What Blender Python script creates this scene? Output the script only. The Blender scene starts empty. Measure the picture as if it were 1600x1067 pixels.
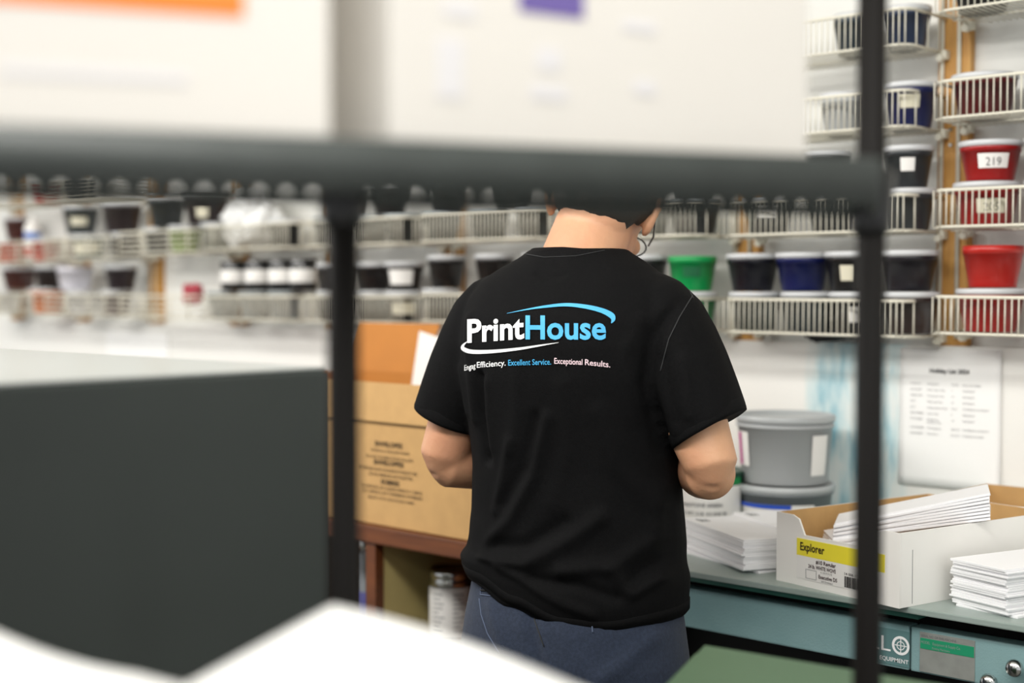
import bpy, bmesh, math, random
from mathutils import Vector, Matrix
from mathutils.bvhtree import BVHTree
random.seed(7)
S = bpy.context.scene
COL = S.collection
R_ = math.radians
# ------------------------------------------------------------------ camera, light, exposure
YAW = R_(42.8); PITCH = R_(2.02); CZ = 1.42; F = 2222.0
cam_d = bpy.data.cameras.new('camera'); cam = bpy.data.objects.new('camera', cam_d); COL.objects.link(cam)
cam.location = (0, 0, CZ); cam.rotation_euler = (R_(90) - PITCH, 0, YAW)
cam_d.sensor_width = 36.0; cam_d.lens = F * 36 / 1600
cam_d.clip_start = 0.05
cam_d.dof.use_dof = True; cam_d.dof.focus_distance = 2.12; cam_d.dof.aperture_fstop = 1.9; cam_d.dof.aperture_blades = 0
S.camera = cam
w = bpy.data.worlds.new('world'); S.world = w; w.use_nodes = True
w.node_tree.nodes['Background'].inputs[0].default_value = (0.97, 0.98, 1.0, 1)
w.node_tree.nodes['Background'].inputs[1].default_value = 0.75
def area(name, loc, sx, sy, power, color=(1, .975, .93), rot=(0, 0, 0)):
    l = bpy.data.lights.new(name, 'AREA'); l.shape = 'RECTANGLE'; l.size = sx; l.size_y = sy; l.energy = power; l.color = color
    o = bpy.data.objects.new(name, l); o.location = loc; o.rotation_euler = rot; COL.objects.link(o); return o
area('ceiling_light', (-1.6, .15, 2.72), 3.4, .35, 62, rot=(R_(36), 0, 0))
area('ceiling_light', (1.2, .3, 2.72), 3.0, .35, 34, rot=(R_(36), 0, 0))
area('ceiling_light', (-4.4, 0.3, 2.72), 2.4, .35, 50, rot=(R_(36), 0, 0))
area('ceiling_light', (0.2, -1.6, 2.72), 3.2, .35, 26)
S.view_settings.view_transform = 'Standard'; S.view_settings.look = 'None'
S.view_settings.exposure = 0.27; S.view_settings.gamma = 1.0; S.view_settings.use_curve_mapping = False

# ------------------------------------------------------------------ where a pixel's ray meets a plane of the room
RX = Vector((math.cos(YAW), math.sin(YAW), 0)); FW = Vector((-math.sin(YAW), math.cos(YAW), 0))
_cm = Matrix.Rotation(YAW, 3, 'Z') @ Matrix.Rotation(R_(90) - PITCH, 3, 'X')
C0 = Vector((0, 0, CZ))
def ray(px, py): return _cm @ Vector(((px - 800) / F, -(py - 533.5) / F, -1))
def onY(px, py, Y): d = ray(px, py); return C0 + d * (Y / d.y)
def onZ(px, py, Z): d = ray(px, py); return C0 + d * ((Z - CZ) / d.z)
def onD(px, py, D): d = ray(px, py); return C0 + d * (D / d.dot(FW))
def uY(px, Y): return onY(px, 455, Y).x

# ------------------------------------------------------------------ materials
def lin(h):
    h = h.lstrip('#'); c = [int(h[i:i+2], 16) / 255 for i in (0, 2, 4)]
    return tuple(x / 12.92 if x <= .04045 else ((x + .055) / 1.055) ** 2.4 for x in c)
MATS = {}
def mat(name, hexc, rough=.6, metal=0., noise=0., nscale=20., bump=0., bscale=200., spec=.5, hex2=None, coat=0., trans=0., alpha=1., sheen=0., stretch=None):
    if name in MATS: return MATS[name]
    m = bpy.data.materials.new(name); m.use_nodes = True; nt = m.node_tree; N = nt.nodes; L = nt.links
    b = N['Principled BSDF']; c = lin(hexc)
    b.inputs['Base Color'].default_value = (*c, 1); b.inputs['Roughness'].default_value = rough; b.inputs['Metallic'].default_value = metal
    b.inputs['Specular IOR Level'].default_value = spec; b.inputs['Coat Weight'].default_value = coat
    b.inputs['Transmission Weight'].default_value = trans; b.inputs['Alpha'].default_value = alpha; b.inputs['Sheen Weight'].default_value = sheen
    tc = N.new('ShaderNodeTexCoord'); src = tc.outputs['Object']
    if stretch:
        mp = N.new('ShaderNodeMapping'); mp.inputs['Scale'].default_value = stretch; L.new(src, mp.inputs[0]); src = mp.outputs[0]
    if noise > 0 or hex2:
        n = N.new('ShaderNodeTexNoise'); n.inputs['Scale'].default_value = nscale; n.inputs['Detail'].default_value = 5; L.new(src, n.inputs['Vector'])
        r = N.new('ShaderNodeMapRange'); r.inputs[1].default_value = .35; r.inputs[2].default_value = .65; L.new(n.outputs['Fac'], r.inputs[0])
        mx = N.new('ShaderNodeMix'); mx.data_type = 'RGBA'; L.new(r.outputs[0], mx.inputs[0])
        c2 = lin(hex2) if hex2 else tuple(x * (1 - noise) for x in c)
        mx.inputs[6].default_value = (*c, 1); mx.inputs[7].default_value = (*c2, 1); L.new(mx.outputs[2], b.inputs['Base Color'])
    if bump > 0:
        n2 = N.new('ShaderNodeTexNoise'); n2.inputs['Scale'].default_value = bscale; n2.inputs['Detail'].default_value = 4; L.new(src, n2.inputs['Vector'])
        bp = N.new('ShaderNodeBump'); bp.inputs['Strength'].default_value = bump; bp.inputs['Distance'].default_value = .002
        L.new(n2.outputs['Fac'], bp.inputs['Height']); L.new(bp.outputs[0], b.inputs['Normal'])
    MATS[name] = m; return m
WALLW = mat('white_wall_paint', '#e2e2dd', .7, noise=.06, nscale=6, bump=.2, bscale=60)
BASKET = mat('coated_white_wire', '#dedaca', .35)
WOOD = mat('pine_wood', '#cf9f57', .5, hex2='#b98442', nscale=9, stretch=(12, 12, 1), bump=.2)
BWOOD = mat('brown_wood', '#6f3d1b', .45, hex2='#5a2f14', nscale=9, stretch=(1, 12, 12))
LID = mat('milky_lid_plastic', '#c9cbcd', .3, spec=.6)
LIDD = mat('grey_lid_plastic', '#8f9698', .3, spec=.6)
TAPE = mat('masking_tape', '#d8d3bd', .7)
WLABEL = mat('white_label', '#eceae6', .6)
INKTXT = mat('black_print', '#1c1c1c', .7)
GREYTXT = mat('grey_print', '#77787a', .8)
KRAFT = mat('kraft_cardboard', '#c29a63', .75, noise=.08, nscale=30, bump=.15, bscale=120)
KRAFTIN = mat('orange_kraft_inside', '#b8762e', .75, noise=.06, nscale=14)
CARD = mat('white_carton_board', '#f1efea', .5, noise=.02, nscale=8)
PAPER = mat('white_paper', '#f3f3f1', .65)
ENV = mat('envelope_paper', '#f0f0f2', .6)
TEAL = mat('teal_enamel_steel', '#86a6a8', .38, hex2='#75979a', nscale=5, bump=.25, bscale=350)
TEALTOP = mat('worn_grey_enamel_top', '#9aa6a2', .35, hex2='#88978f', nscale=4, bump=.15)
TEALD = mat('dark_green_enamel', '#3d7466', .4, hex2='#2d5a50', nscale=9)
DARK = mat('black_paint_and_void_shade', '#141414', .8)  # plain black parts, and the painted shade of the hollow under the table
RACKM = mat('dark_grey_epoxy_wire', '#424745', .55, noise=.15, nscale=20)
POSTM = mat('dark_brown_post', '#0f0c0a', .6, spec=.2)
BLACKP = mat('black_plastic', '#151516', .35)
MACH = mat('charcoal_machine_paint', '#3b413f', .6, noise=.12, nscale=3)
MACHT = mat('light_grey_machine_top', '#a9adab', .3)
GREENM = mat('green_enamel', '#4f6a50', .5, noise=.06, nscale=6)
OLIVE = mat('olive_board', '#cdbb7c', .7, noise=.1, nscale=8)
STEELM = mat('shiny_tin', '#c8cac8', .18, metal=1.)
SKIN = mat('skin', '#d3a27e', .5, hex2='#c79070', nscale=10, bump=.25, bscale=160)
SKIN.node_tree.nodes['Principled BSDF'].inputs['Subsurface Weight'].default_value = .12
SKIN.node_tree.nodes['Principled BSDF'].inputs['Subsurface Radius'].default_value = (.01, .004, .002)
HAIR = mat('black_hair', '#17150f', .5, bump=.8, bscale=300, stretch=(6, 6, 1), hex2='#26241e', nscale=300)
SHIRT = mat('black_cotton', '#070708', .85, hex2='#0c0c0d', nscale=260, bump=.35, bscale=900, spec=.13, sheen=.0)
PANTS = mat('navy_twill', '#2e3749', .85, hex2='#272f3f', nscale=220, bump=.35, bscale=700, spec=.25, sheen=.1)
STITCH = mat('dark_stitching', '#2a2b2c', .8)
NSTITCH = mat('blue_grey_stitching', '#56627a', .8)
PWHITE = mat('white_shirt_print', '#f4f4f4', .6)
PPINK = mat('pinkish_white_print', '#f0d5dc', .6)
PBLUE = mat('blue_shirt_print', '#3ba3d8', .6, hex2='#46ade0', nscale=30)
def inkmat(h): return mat('ink_' + h[1:], h, .28, noise=.12, nscale=12, spec=.55)

# ------------------------------------------------------------------ mesh helpers
def obj(name, bm, m=None, parent=None, loc=None, smooth=False, rot=None, mats=None):
    me = bpy.data.meshes.new(name)
    if isinstance(bm, bmesh.types.BMesh):
        bm.to_mesh(me); bm.free()
    for q in (mats or [m]):
        if q: me.materials.append(q)
    if smooth: me.shade_smooth()
    o = bpy.data.objects.new(name, me); COL.objects.link(o)
    if parent: o.parent = parent
    if loc is not None: o.location = loc
    if rot is not None: o.rotation_euler = rot
    return o
def tag(o, label=None, cat=None, group=None, kind=None):
    if label: o['label'] = label
    if cat: o['category'] = cat
    if group: o['group'] = group
    if kind: o['kind'] = kind
    return o
def empty(name, loc, rz=0.):
    o = bpy.data.objects.new(name, None); o.location = loc; o.rotation_euler = (0, 0, rz); o.empty_display_size = .05; COL.objects.link(o); return o
def box(bm, x0, x1, y0, y1, z0, z1, bev=0., mi=0):
    vs = [bm.verts.new(p) for p in ((x0,y0,z0),(x1,y0,z0),(x1,y1,z0),(x0,y1,z0),(x0,y0,z1),(x1,y0,z1),(x1,y1,z1),(x0,y1,z1))]
    fs = [bm.faces.new([vs[i] for i in f]) for f in ((0,3,2,1),(4,5,6,7),(0,1,5,4),(1,2,6,5),(2,3,7,6),(3,0,4,7))]
    for f in fs: f.material_index = mi
    if bev > 0:
        es = list({e for f in fs for e in f.edges}); bmesh.ops.bevel(bm, geom=es, offset=bev, segments=2, affect='EDGES', profile=.6)
    return bm
def B(*a, **k): bm = bmesh.new(); return box(bm, *a, **k)
def loft(bm, rings, closed=True, caps=True):
    prev = None; first = None
    for pts in rings:
        vs = [bm.verts.new(p) for p in pts]
        if prev:
            n = len(vs)
            for i in range(n if closed else n - 1):
                j = (i + 1) % n; bm.faces.new((prev[i], prev[j], vs[j], vs[i]))
        else: first = vs
        prev = vs
    if caps and closed:
        bm.faces.new(list(reversed(first))); bm.faces.new(prev)
    return bm
def ring(c, a, b, n=24, e=1.0):
    c = Vector(c); a = Vector(a); b = Vector(b); out = []
    for i in range(n):
        t = 2 * math.pi * i / n; ct, st = math.cos(t), math.sin(t)
        out.append(c + a * (math.copysign(abs(ct) ** e, ct)) + b * (math.copysign(abs(st) ** e, st)))
    return out
def tube(bm, pts, rs, n=12, squash=1.0, up=Vector((0, 0, 1))):
    pts = [Vector(p) for p in pts]
    if not isinstance(rs, (list, tuple)): rs = [rs] * len(pts)
    rings = []; a = None
    for i, p in enumerate(pts):
        d = (pts[min(i + 1, len(pts) - 1)] - pts[max(i - 1, 0)]).normalized()
        if a is None:
            a = d.cross(up);
            if a.length < .1: a = d.cross(Vector((1, 0, 0)))
        a = (a - d * a.dot(d)).normalized(); b = d.cross(a)
        rings.append(ring(p, a * rs[i], b * rs[i] * squash, n))
    return loft(bm, rings)
def rod(bm, p, q, r, n=6): return tube(bm, [p, q], r, n)
def lathe(bm, prof, n=32, c=(0, 0)):
    rings = [[Vector((c[0] + r * math.cos(2*math.pi*i/n), c[1] + r * math.sin(2*math.pi*i/n), z)) for i in range(n)] for r, z in prof]
    return loft(bm, rings)
_dg = lambda: bpy.context.evaluated_depsgraph_get()
def baked(o):
    me = bpy.data.meshes.new_from_object(o.evaluated_get(_dg())); return me
def remeshed(bm, voxel, smooth_it=4, sub=0):
    me = bpy.data.meshes.new('tmp'); bm.to_mesh(me); bm.free(); o = bpy.data.objects.new('tmp', me); COL.objects.link(o)
    md = o.modifiers.new('r', 'REMESH'); md.mode = 'VOXEL'; md.voxel_size = voxel
    if smooth_it: s = o.modifiers.new('s', 'SMOOTH'); s.factor = .5; s.iterations = smooth_it
    out = baked(o); bpy.data.objects.remove(o); bpy.data.meshes.remove(me); out.materials.clear(); return out
def text_mesh(body, size=1., bold=0., align='LEFT', space=1., xs=1.):
    cu = bpy.data.curves.new('t', 'FONT'); cu.body = body; cu.size = size; cu.offset = bold; cu.align_x = align; cu.space_character = space
    cu.resolution_u = 3; o = bpy.data.objects.new('t', cu); COL.objects.link(o); me = baked(o); bpy.data.objects.remove(o); bpy.data.curves.remove(cu)
    if xs != 1.:
        for v in me.vertices: v.co.x *= xs
    return me
def fit_text(body, x0, x1, y0, y1, bold=0., size=1.):
    """text mesh stretched to fill x0..x1, y0..y1 (cap height) in its own plane"""
    me = text_mesh(body, 1., bold); xs = [v.co.x for v in me.vertices]; a, b = min(xs), max(xs)
    for v in me.vertices:
        v.co.x = x0 + (v.co.x - a) / (b - a) * (x1 - x0); v.co.y = y0 + v.co.y / .70 * (y1 - y0)
    return me
def put_mesh(name, me, m, parent=None, M=None):
    me.materials.clear(); me.materials.append(m); o = bpy.data.objects.new(name, me); COL.objects.link(o)
    if parent: o.parent = parent
    if M is not None: o.matrix_local = M
    return o
UPR = Matrix.Rotation(R_(90), 4, 'X')         # text lying in XY stood up, reads from -Y
def wall_text(body, x, y, z, size, m, parent, bold=0., align='LEFT', name='lettering', xs=1., shear=None):
    return put_mesh(name, text_mesh(body, size, bold, align, xs=xs), m, parent, Matrix.Translation((x, y, z)) @ UPR)

# ------------------------------------------------------------------ the room
WY = 2.60
tag(obj('floor', B(-8, 4, -3.5, WY + .1, -.1, 0), mat('grey_concrete_floor', '#77756f', .6, noise=.2, nscale=3)), kind='structure')
tag(obj('wall_back', B(-8, 4, WY, WY + .1, 0, 2.8), WALLW), kind='structure')
tag(obj('ceiling', B(-8, 4, -3.5, WY + .1, 2.8, 2.9), mat('white_ceiling', '#dddcd6', .8)), kind='structure')
# white board along the wall above the worktops, with spilled cyan ink
bb = mat('ink_stained_white_board', '#ecebe6', .45)
nt = bb.node_tree; N = nt.nodes; L = nt.links; pb = N['Principled BSDF']
tc = N.new('ShaderNodeTexCoord'); sp = N.new('ShaderNodeSeparateXYZ'); L.new(tc.outputs['Object'], sp.inputs[0])
ns = N.new('ShaderNodeTexNoise'); ns.inputs['Scale'].default_value = 14; ns.inputs['Detail'].default_value = 6
mp = N.new('ShaderNodeMapping'); mp.inputs['Scale'].default_value = (1.6, 1, .5); L.new(tc.outputs['Object'], mp.inputs[0]); L.new(mp.outputs[0], ns.inputs[0])
def band(c, hw, soft):
    s = N.new('ShaderNodeMath'); s.operation = 'SUBTRACT'; L.new(sp.outputs[0], s.inputs[0]); s.inputs[1].default_value = c
    a = N.new('ShaderNodeMath'); a.operation = 'ABSOLUTE'; L.new(s.outputs[0], a.inputs[0])
    r = N.new('ShaderNodeMapRange'); r.inputs[1].default_value = hw + soft; r.inputs[2].default_value = hw - soft; L.new(a.outputs[0], r.inputs[0]); return r.outputs[0]
bnd = band(-1.44, .10, .02)
rr = N.new('ShaderNodeMapRange'); rr.inputs[1].default_value = .40; rr.inputs[2].default_value = .80; L.new(ns.outputs['Fac'], rr.inputs[0])
ad = N.new('ShaderNodeMath'); ad.operation = 'ADD'; L.new(rr.outputs[0], ad.inputs[0]); ad.inputs[1].default_value = .18; ad.use_clamp = True
mu = N.new('ShaderNodeMath'); mu.operation = 'MULTIPLY'; L.new(ad.outputs[0], mu.inputs[0]); L.new(bnd, mu.inputs[1])
cr = N.new('ShaderNodeValToRGB'); cr.color_ramp.elements[0].color = (*lin('#ecebe6'), 1); cr.color_ramp.elements[1].color = (*lin('#2f9fb8'), 1)
e = cr.color_ramp.elements.new(.35); e.color = (*lin('#cfe0e1'), 1)
L.new(mu.outputs[0], cr.inputs[0]); L.new(cr.outputs[0], pb.inputs['Base Color'])
tag(obj('trim_1', B(-6.5, 1.2, 2.575, WY, .9, 1.315), bb), kind='structure')
# pine uprights and white hang rails
for k, u in enumerate((-.755, -1.2375, -1.706, -2.155, -2.603, -3.07, -3.515, -3.961, -4.407, -4.86)):
    where = ['at the right edge', 'beside the red 219 tub', 'just right of the person', 'hidden behind the person', 'just left of the person', 'behind the left foreground post',
             'above the striped cans', 'right of the red rag', 'above the white tub', 'at the far left edge'][k]
    o = obj('wooden_upright', B(-.0325, .0325, 0, .02, 0, 1.45, bev=.002), WOOD, loc=(u, WY - .02, 1.315))
    tag(o, 'narrow pine strip on the white wall ' + where, 'wooden strip', 'pine uprights carrying the wire baskets')
    r = empty('hanging_rail', (u, WY - .02, 1.33)); tag(r, 'pair of thin white rods on the pine strip ' + where, 'rail', 'white rods on the uprights')
    for s in (-.022, .012):
        b_ = bmesh.new(); rod(b_, (s, -.005, 0), (s, -.005, 1.42), .0042, 8); obj('rod', b_, BASKET, r, smooth=True)
    for z in (.37, .40):
        b_ = bmesh.new(); tube(b_, [(-.005, 0, z), (-.005, -.004, z)], [.005, .003], 10); obj('screw', b_, STEELM, r)

# ------------------------------------------------------------------ wire baskets
BL = .405; BD = .155
def basket_meshes(style):
    g = bmesh.new(); rim = bmesh.new(); h = .066; D = BD; Lx = BL; c = .03
    # rim and bottom rail, both with rounded front corners running back to the wall
    def loop(z, r, bm):
        pts = [(0, 0, z), (0, -D + c, z)] + [(c - c*math.cos(a), -D + c - c*math.sin(a), z) for a in (R_(30), R_(60))] + [(c, -D, z), (Lx - c, -D, z)] + \
              [(Lx - c + c*math.sin(a), -D + c - c*math.cos(a), z) for a in (R_(30), R_(60))] + [(Lx, -D + c, z), (Lx, 0, z)]
        tube(bm, pts, r, 8)
    loop(h, .0032, rim); loop(0, .0026, g)
    if style == 'dense':
        n = 32
        for i in range(n + 1):
            x = .004 + (Lx - .008) * i / n
            rod(g, (x, -D - .001, h), (x, -D - .001, -.001), .00135, 5); rod(g, (x, -D, -.002), (x, 0, -.002), .0013, 4)
        for y in (-.03, -.075, -.12): 
            for x in (0, Lx): rod(g, (x, y, h), (x, y, 0), .0016, 5)
    else:
        for z in (.016, .032, .049): loop(z, .0018, g)
        for x in (.02, .14, .155, .29, .385): rod(g, (x, -D - .001, h), (x, -D - .001, -.001), .0024, 5)
        for i in range(17):
            x = .004 + (Lx - .008) * i / 16; rod(g, (x, -D, -.002), (x, 0, -.002), .0015, 4)
    rod(g, (.0, -.075, -.004), (Lx, -.075, -.004), .002, 5)
    out = []
    for nm, b_ in (('wire_grid', g), ('rim', rim)):
        me = bpy.data.meshes.new(nm); b_.to_mesh(me); b_.free(); me.materials.append(BASKET); me.shade_smooth(); out.append(me)
    cl = bmesh.new(); box(cl, -.008, .010, -.022, 0, -.014, .004, bev=.003); tube(cl, [(0, -.02, -.01), (0, -.03, -.012)], [.009, .007], 10)
    me = bpy.data.meshes.new('clip'); cl.to_mesh(me); cl.free(); me.materials.append(BASKET); out.append(me)
    return out
BM = {'dense': basket_meshes('dense'), 'open': basket_meshes('open')}
BU = dict(A=-1.204, B=-1.66, C=-2.129, D=-2.567, E=-3.02, F=-3.472, G=-3.93, H=-4.385, I=-4.84)
CW = dict(A='at the far right', B='right of the person', C='behind the person\'s right ear', D='left of the person\'s neck', E='at the left post',
          F='over the cans', G='beside the red rag', H='above the white tub', I='at the far left')
RW = {3: 'lowest', 2: 'second-row', 1: 'third-row', 0: 'topmost'}
BZ = {}
def basket(c, r, z, style='dense', tilt=0.):
    e = empty('wire_basket', (BU[c], WY - .02, z)); e.rotation_euler = (0, tilt, 0)
    g, rm, cl = BM[style]
    for nm, me in (('wire_grid', g), ('rim', rm)):
        o = bpy.data.objects.new(nm, me); COL.objects.link(o); o.parent = e
    for x in (.0, BL):
        o = bpy.data.objects.new('clip', cl); COL.objects.link(o); o.parent = e; o.location = (x, 0, 0)
    tag(e, f'white wire wall basket, {RW[r]}, {CW[c]}', 'basket', 'white wire baskets on the wall'); BZ[c, r] = z
for c, r, z, st, tl in (('A', 3, 1.344, 'dense', .008), ('A', 2, 1.537, 'dense', .006), ('A', 1, 1.733, 'dense', 0), ('A', 0, 1.926, 'dense', 0),
                    ('B', 3, 1.338, 'dense', .006), ('B', 2, 1.533, 'dense', 0), ('B', 1, 1.726, 'dense', 0), ('B', 0, 1.876, 'dense', 0),
                    ('C', 3, 1.338, 'dense', 0), ('C', 2, 1.537, 'dense', 0), ('D', 3, 1.346, 'dense', 0), ('D', 2, 1.542, 'dense', 0),
                    ('E', 3, 1.34, 'dense', 0), ('E', 2, 1.54, 'dense', 0), ('F', 3, 1.34, 'dense', 0), ('F', 2, 1.54, 'dense', 0),
                    ('G', 3, 1.34, 'open', 0), ('G', 2, 1.535, 'open', 0), ('H', 3, 1.342, 'open', 0), ('H', 2, 1.525, 'open', 0), ('H', 1, 1.725, 'open', 0),
                    ('I', 3, 1.345, 'open', 0), ('I', 2, 1.52, 'open', 0), ('I', 1, 1.72, 'open', 0)):
    basket(c, r, z, st, tl)

# ------------------------------------------------------------------ ink tubs
TUBC = {}
def tub_mesh(r, h):
    k = ('t', r, h)
    if k not in TUBC:
        b_ = bmesh.new(); lathe(b_, [(.0, 0), (r*.74, 0), (r*.76, .003), (r*.95, h*.80), (r*.97, h*.8), (r*.985, h), (r*.95, h), (r*.93, h - .004), (0, h - .004)], 36)
        me = bpy.data.meshes.new('tub'); b_.to_mesh(me); b_.free(); me.materials.append(None); me.shade_smooth(); TUBC[k] = me
    return TUBC[k]
def lid_mesh(r, h):
    k = ('l', r, h)
    if k not in TUBC:
        b_ = bmesh.new(); lathe(b_, [(0, h - .002), (r*.99, h - .004), (r*1.03, h - .002), (r*1.035, h + .004), (r*1.0, h + .007), (r*.95, h + .006), (r*.93, h + .002), (0, h + .002)], 36)
        me = bpy.data.meshes.new('lid'); b_.to_mesh(me); b_.free(); me.materials.append(None); me.shade_smooth(); TUBC[k] = me
    return TUBC[k]
def inst(name, me, m, parent, loc=None):
    o = bpy.data.objects.new(name, me); COL.objects.link(o); o.parent = parent
    if len(me.materials): o.material_slots[0].link = 'OBJECT'; o.material_slots[0].material = m
    if loc: o.location = loc
    return o
def curved_patch(r0, r1, z0, z1, a0, a1, n=10, off=.0008):
    b_ = bmesh.new(); prev = None
    for i in range(n + 1):
        a = a0 + (a1 - a0) * i / n
        v = [b_.verts.new((( (r0 if j == 0 else r1) + off) * math.cos(a), ((r0 if j == 0 else r1) + off) * math.sin(a), (z0, z1)[j])) for j in (0, 1)]
        if prev: b_.faces.new((prev[0], v[0], v[1], prev[1]))
        prev = v
    return b_
CAMA = math.atan2(-.7, .7)     # direction in which a tub on the wall faces the viewer
ORD = {}
def rad_at(r, h, z): return r * (.76 + .19 * min(1, z / (h * .8)))
def tub(c, r, lev, px, hexc, rad=.049, h=.072, lid=True, tape=None, look=None, dy=0., zadd=0., lidm=None, txt=None, cat='tub'):
    z = BZ[c, r] + (0.002 if lev == 0 else .002 + .0805) + zadd
    Y = WY - .02 - BD / 2 + dy; u = uY(px, Y)
    e = empty('ink_tub', (u, Y, z), random.uniform(-.1, .1)); e.rotation_euler.z = 0
    inst('body', tub_mesh(rad, h), inkmat(hexc), e)
    if lid: inst('lid', lid_mesh(rad, h), lidm or LID, e)
    if tape:
        m_, z0, z1, da, wa = tape
        a = CAMA + da; obj('tape_label', curved_patch(rad_at(rad, h, z0), rad_at(rad, h, z1), z0, z1, a - wa, a + wa), m_, e)
        if txt:
            me = text_mesh(txt, .021, -.0002, 'CENTER'); zc = (z0 + z1) / 2 - .009
            for v in me.vertices:
                zz = zc + v.co.y; aa = a + v.co.x / rad; rr = rad_at(rad, h, zz) + .0016; v.co = (rr * math.cos(aa), rr * math.sin(aa), zz)
            put_mesh('handwriting', me, INKTXT, e)
    n = ORD.get((c, r, lev), 0); ORD[c, r, lev] = n + 1
    pos = ('first', 'second', 'third', 'fourth', 'fifth')[n]
    tag(e, f"{look or 'ink'} tub, {'bottom' if lev == 0 else 'upper'} layer, {pos} from left, {RW[r]} basket {CW[c]}", cat, 'ink tubs in the wall baskets'); return e
BK, NV, DG, RD, DR, GN, BR = '#161618', '#15172c', '#2b2e30', '#a5231d', '#6e1417', '#0c9a50', '#2a1513'
T = TAPE; Wh = WLABEL
# far right
tub('A', 3, 0, 1548, '#9c1c1a', .060, look='glossy red'); tub('A', 3, 1, 1551, '#b8261f', .055, .076, look='bright red', lid=False)
tub('A', 3, 0, 1665, DR, .058, look='dark red')
tub('A', 2, 0, 1540, '#96191a', .058, tape=(T, .022, .048, -.2, .5), txt='205', look='taped red'); tub('A', 2, 0, 1650, BR, .055, tape=(T, .025, .05, -.4, .3), look='brown taped')
tub('A', 2, 1, 1545, '#a01c1c', .055, .066, tape=(Wh, .022, .048, -.25, .55), txt='219', look='red 219'); tub('A', 2, 1, 1648, '#8e1a1a', .054, .066, look='plain red')
tub('A', 1, 0, 1535, '#57181c', .058, look='maroon'); tub('A', 1, 0, 1650, BK, .055, look='black')
tub('A', 1, 1, 1640, BK, .045, .08, tape=(T, .02, .05, -.3, .6), look='black cream-taped')
tub('A', 0, 0, 1530, BK, .055, look='black'); tub('A', 0, 0, 1640, '#101c1c', .055, look='greenish black')
# right of the person
for px, hc, lk, tp in ((1180, '#10201f', 'greenish black', None), (1262, '#12222a', 'dark teal', None), (1338, BK, 'black labelled', (Wh, .02, .05, -.1, .45)), (1424, '#2e2322', 'brownish black', None)):
    tub('B', 3, 0, px, hc, .053, tape=tp, look=lk)
for px, hc, lk, tp in ((1176, '#14141f', 'blue-black', None), (1254, '#101a52', 'deep blue', None), (1332, '#19191b', 'black paper-labelled', (T, .02, .05, -.5, .28)), (1420, '#1d1b22', 'dark violet', None)):
    tub('B', 3, 1, px, hc, .054, .070, tape=tp, look=lk)
for px, hc, lk, tp in ((1200, DG, 'dark grey labelled', (Wh, .035, .06, -.3, .4)), (1300, DG, 'dark grey', None), (1418, '#33373a', 'slate grey', None)):
    tub('B', 2, 0, px, hc, .05, tape=tp, look=lk)
for px, hc, lk, tp in ((1290, '#222528', 'charcoal', None), (1416, '#2f3336', 'slate white-labelled', (Wh, .03, .055, -.3, .3))):
    tub('B', 2, 1, px, hc, .048, tape=tp, look=lk)
tub('B', 1, 0, 1315, '#b9bcbc', .045, look='pale grey'); tub('B', 1, 0, 1420, '#1a2150', .05, .078, tape=(T, .035, .06, -.35, .4), look='navy taped')
tub('B', 0, 0, 1335, '#26343f', .045, look='blue-grey'); tub('B', 0, 0, 1413, '#22304a', .045, look='dark blue')
# behind the person
tub('C', 3, 0, 1084, '#0b7d46', .050, look='deep green'); tub('C', 3, 1, 1082, GN, .053, .074, lid=False, tape=(mat('dark_green_smear', '#0b5f38', .5), .03, .052, -.2, .4), look='bright green')
tub('C', 3, 0, 1015, BK, .047, look='black'); tub('C', 3, 1, 1010, BK, .047, look='glossy black')
for px in (1085, 1010): tub('C', 2, 0, px, DG, .055, lidm=LIDD, look='dark grey wide')
tub('C', 2, 1, 1082, '#3c4143', .050, look='grey')
for px, hc in ((690, BK), (765, BK), (840, BK)):
    tub('D', 3, 0, px, hc, .048, look='black'); tub('D', 3, 1, px + 8, hc, .048, .074, look='black')
for px in (690, 765, 838):
    tub('D', 2, 0, px, '#3b3f3e', .05, look='charcoal', lidm=LIDD)
tub('D', 2, 1, 700, '#25282a', .05, look='black'); tub('D', 2, 1, 800, '#303433', .05, look='charcoal')
for px, tp in ((525, None), (583, None), (632, (Wh, .015, .055, -.2, .7))):
    tub('E', 3, 0, px, BK if tp is None else '#1a1a1a', .052, look='black' if tp is None else 'white-labelled black', tape=None if tp is None else (T, .02, .05, 0, .7))
    tub('E', 3, 1, px, '#1b1718', .052, .066, look='matte black', tape=tp)
for px in (520, 578, 632):
    tub('E', 2, 0, px, '#2c3030', .052, look='charcoal', lidm=LIDD)
tub('E', 2, 1, 545, '#1b1718', .05, look='black'); tub('E', 2, 1, 610, '#1b1718', .05, look='black matte')
tub('F', 2, 0, 340, '#26332f', .05, look='dark green'); tub('F', 2, 0, 447, DG, .05, look='dark grey')
for px in (350, 400, 447): tub('F', 3, 0, px, '#8d9292', .05, look='pale grey', lidm=LIDD)
tub('G', 2, 0, 290, '#7f9a45', .05, look='lime green', h=.074); tub('G', 2, 0, 250, BK, .045, look='black'); tub('G', 2, 1, 322, '#241a1b', .066, .095, look='dark brown', tape=(T, .02, .055, 0, .3)); tub('G', 2, 1, 262, '#2a2e2e', .058, .09, look='charcoal')
tub('H', 2, 0, 140, '#223b35', .06, look='dark green taped', tape=(T, .015, .055, 0, .9)); tub('H', 2, 0, 200, '#241a1b', .05, look='dark brown')
tub('H', 2, 1, 128, '#3a3f3e', .06, .09, look='charcoal taped', tape=(T, .03, .055, .1, .5)); tub('H', 2, 1, 192, '#2e2526', .064, .09, look='blackish brown')
tub('H', 3, 0, 128, '#d9d7d4', .05, look='white lower'); tub('H', 3, 0, 182, '#7b6f6f', .05, look='mauve grey')
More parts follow.
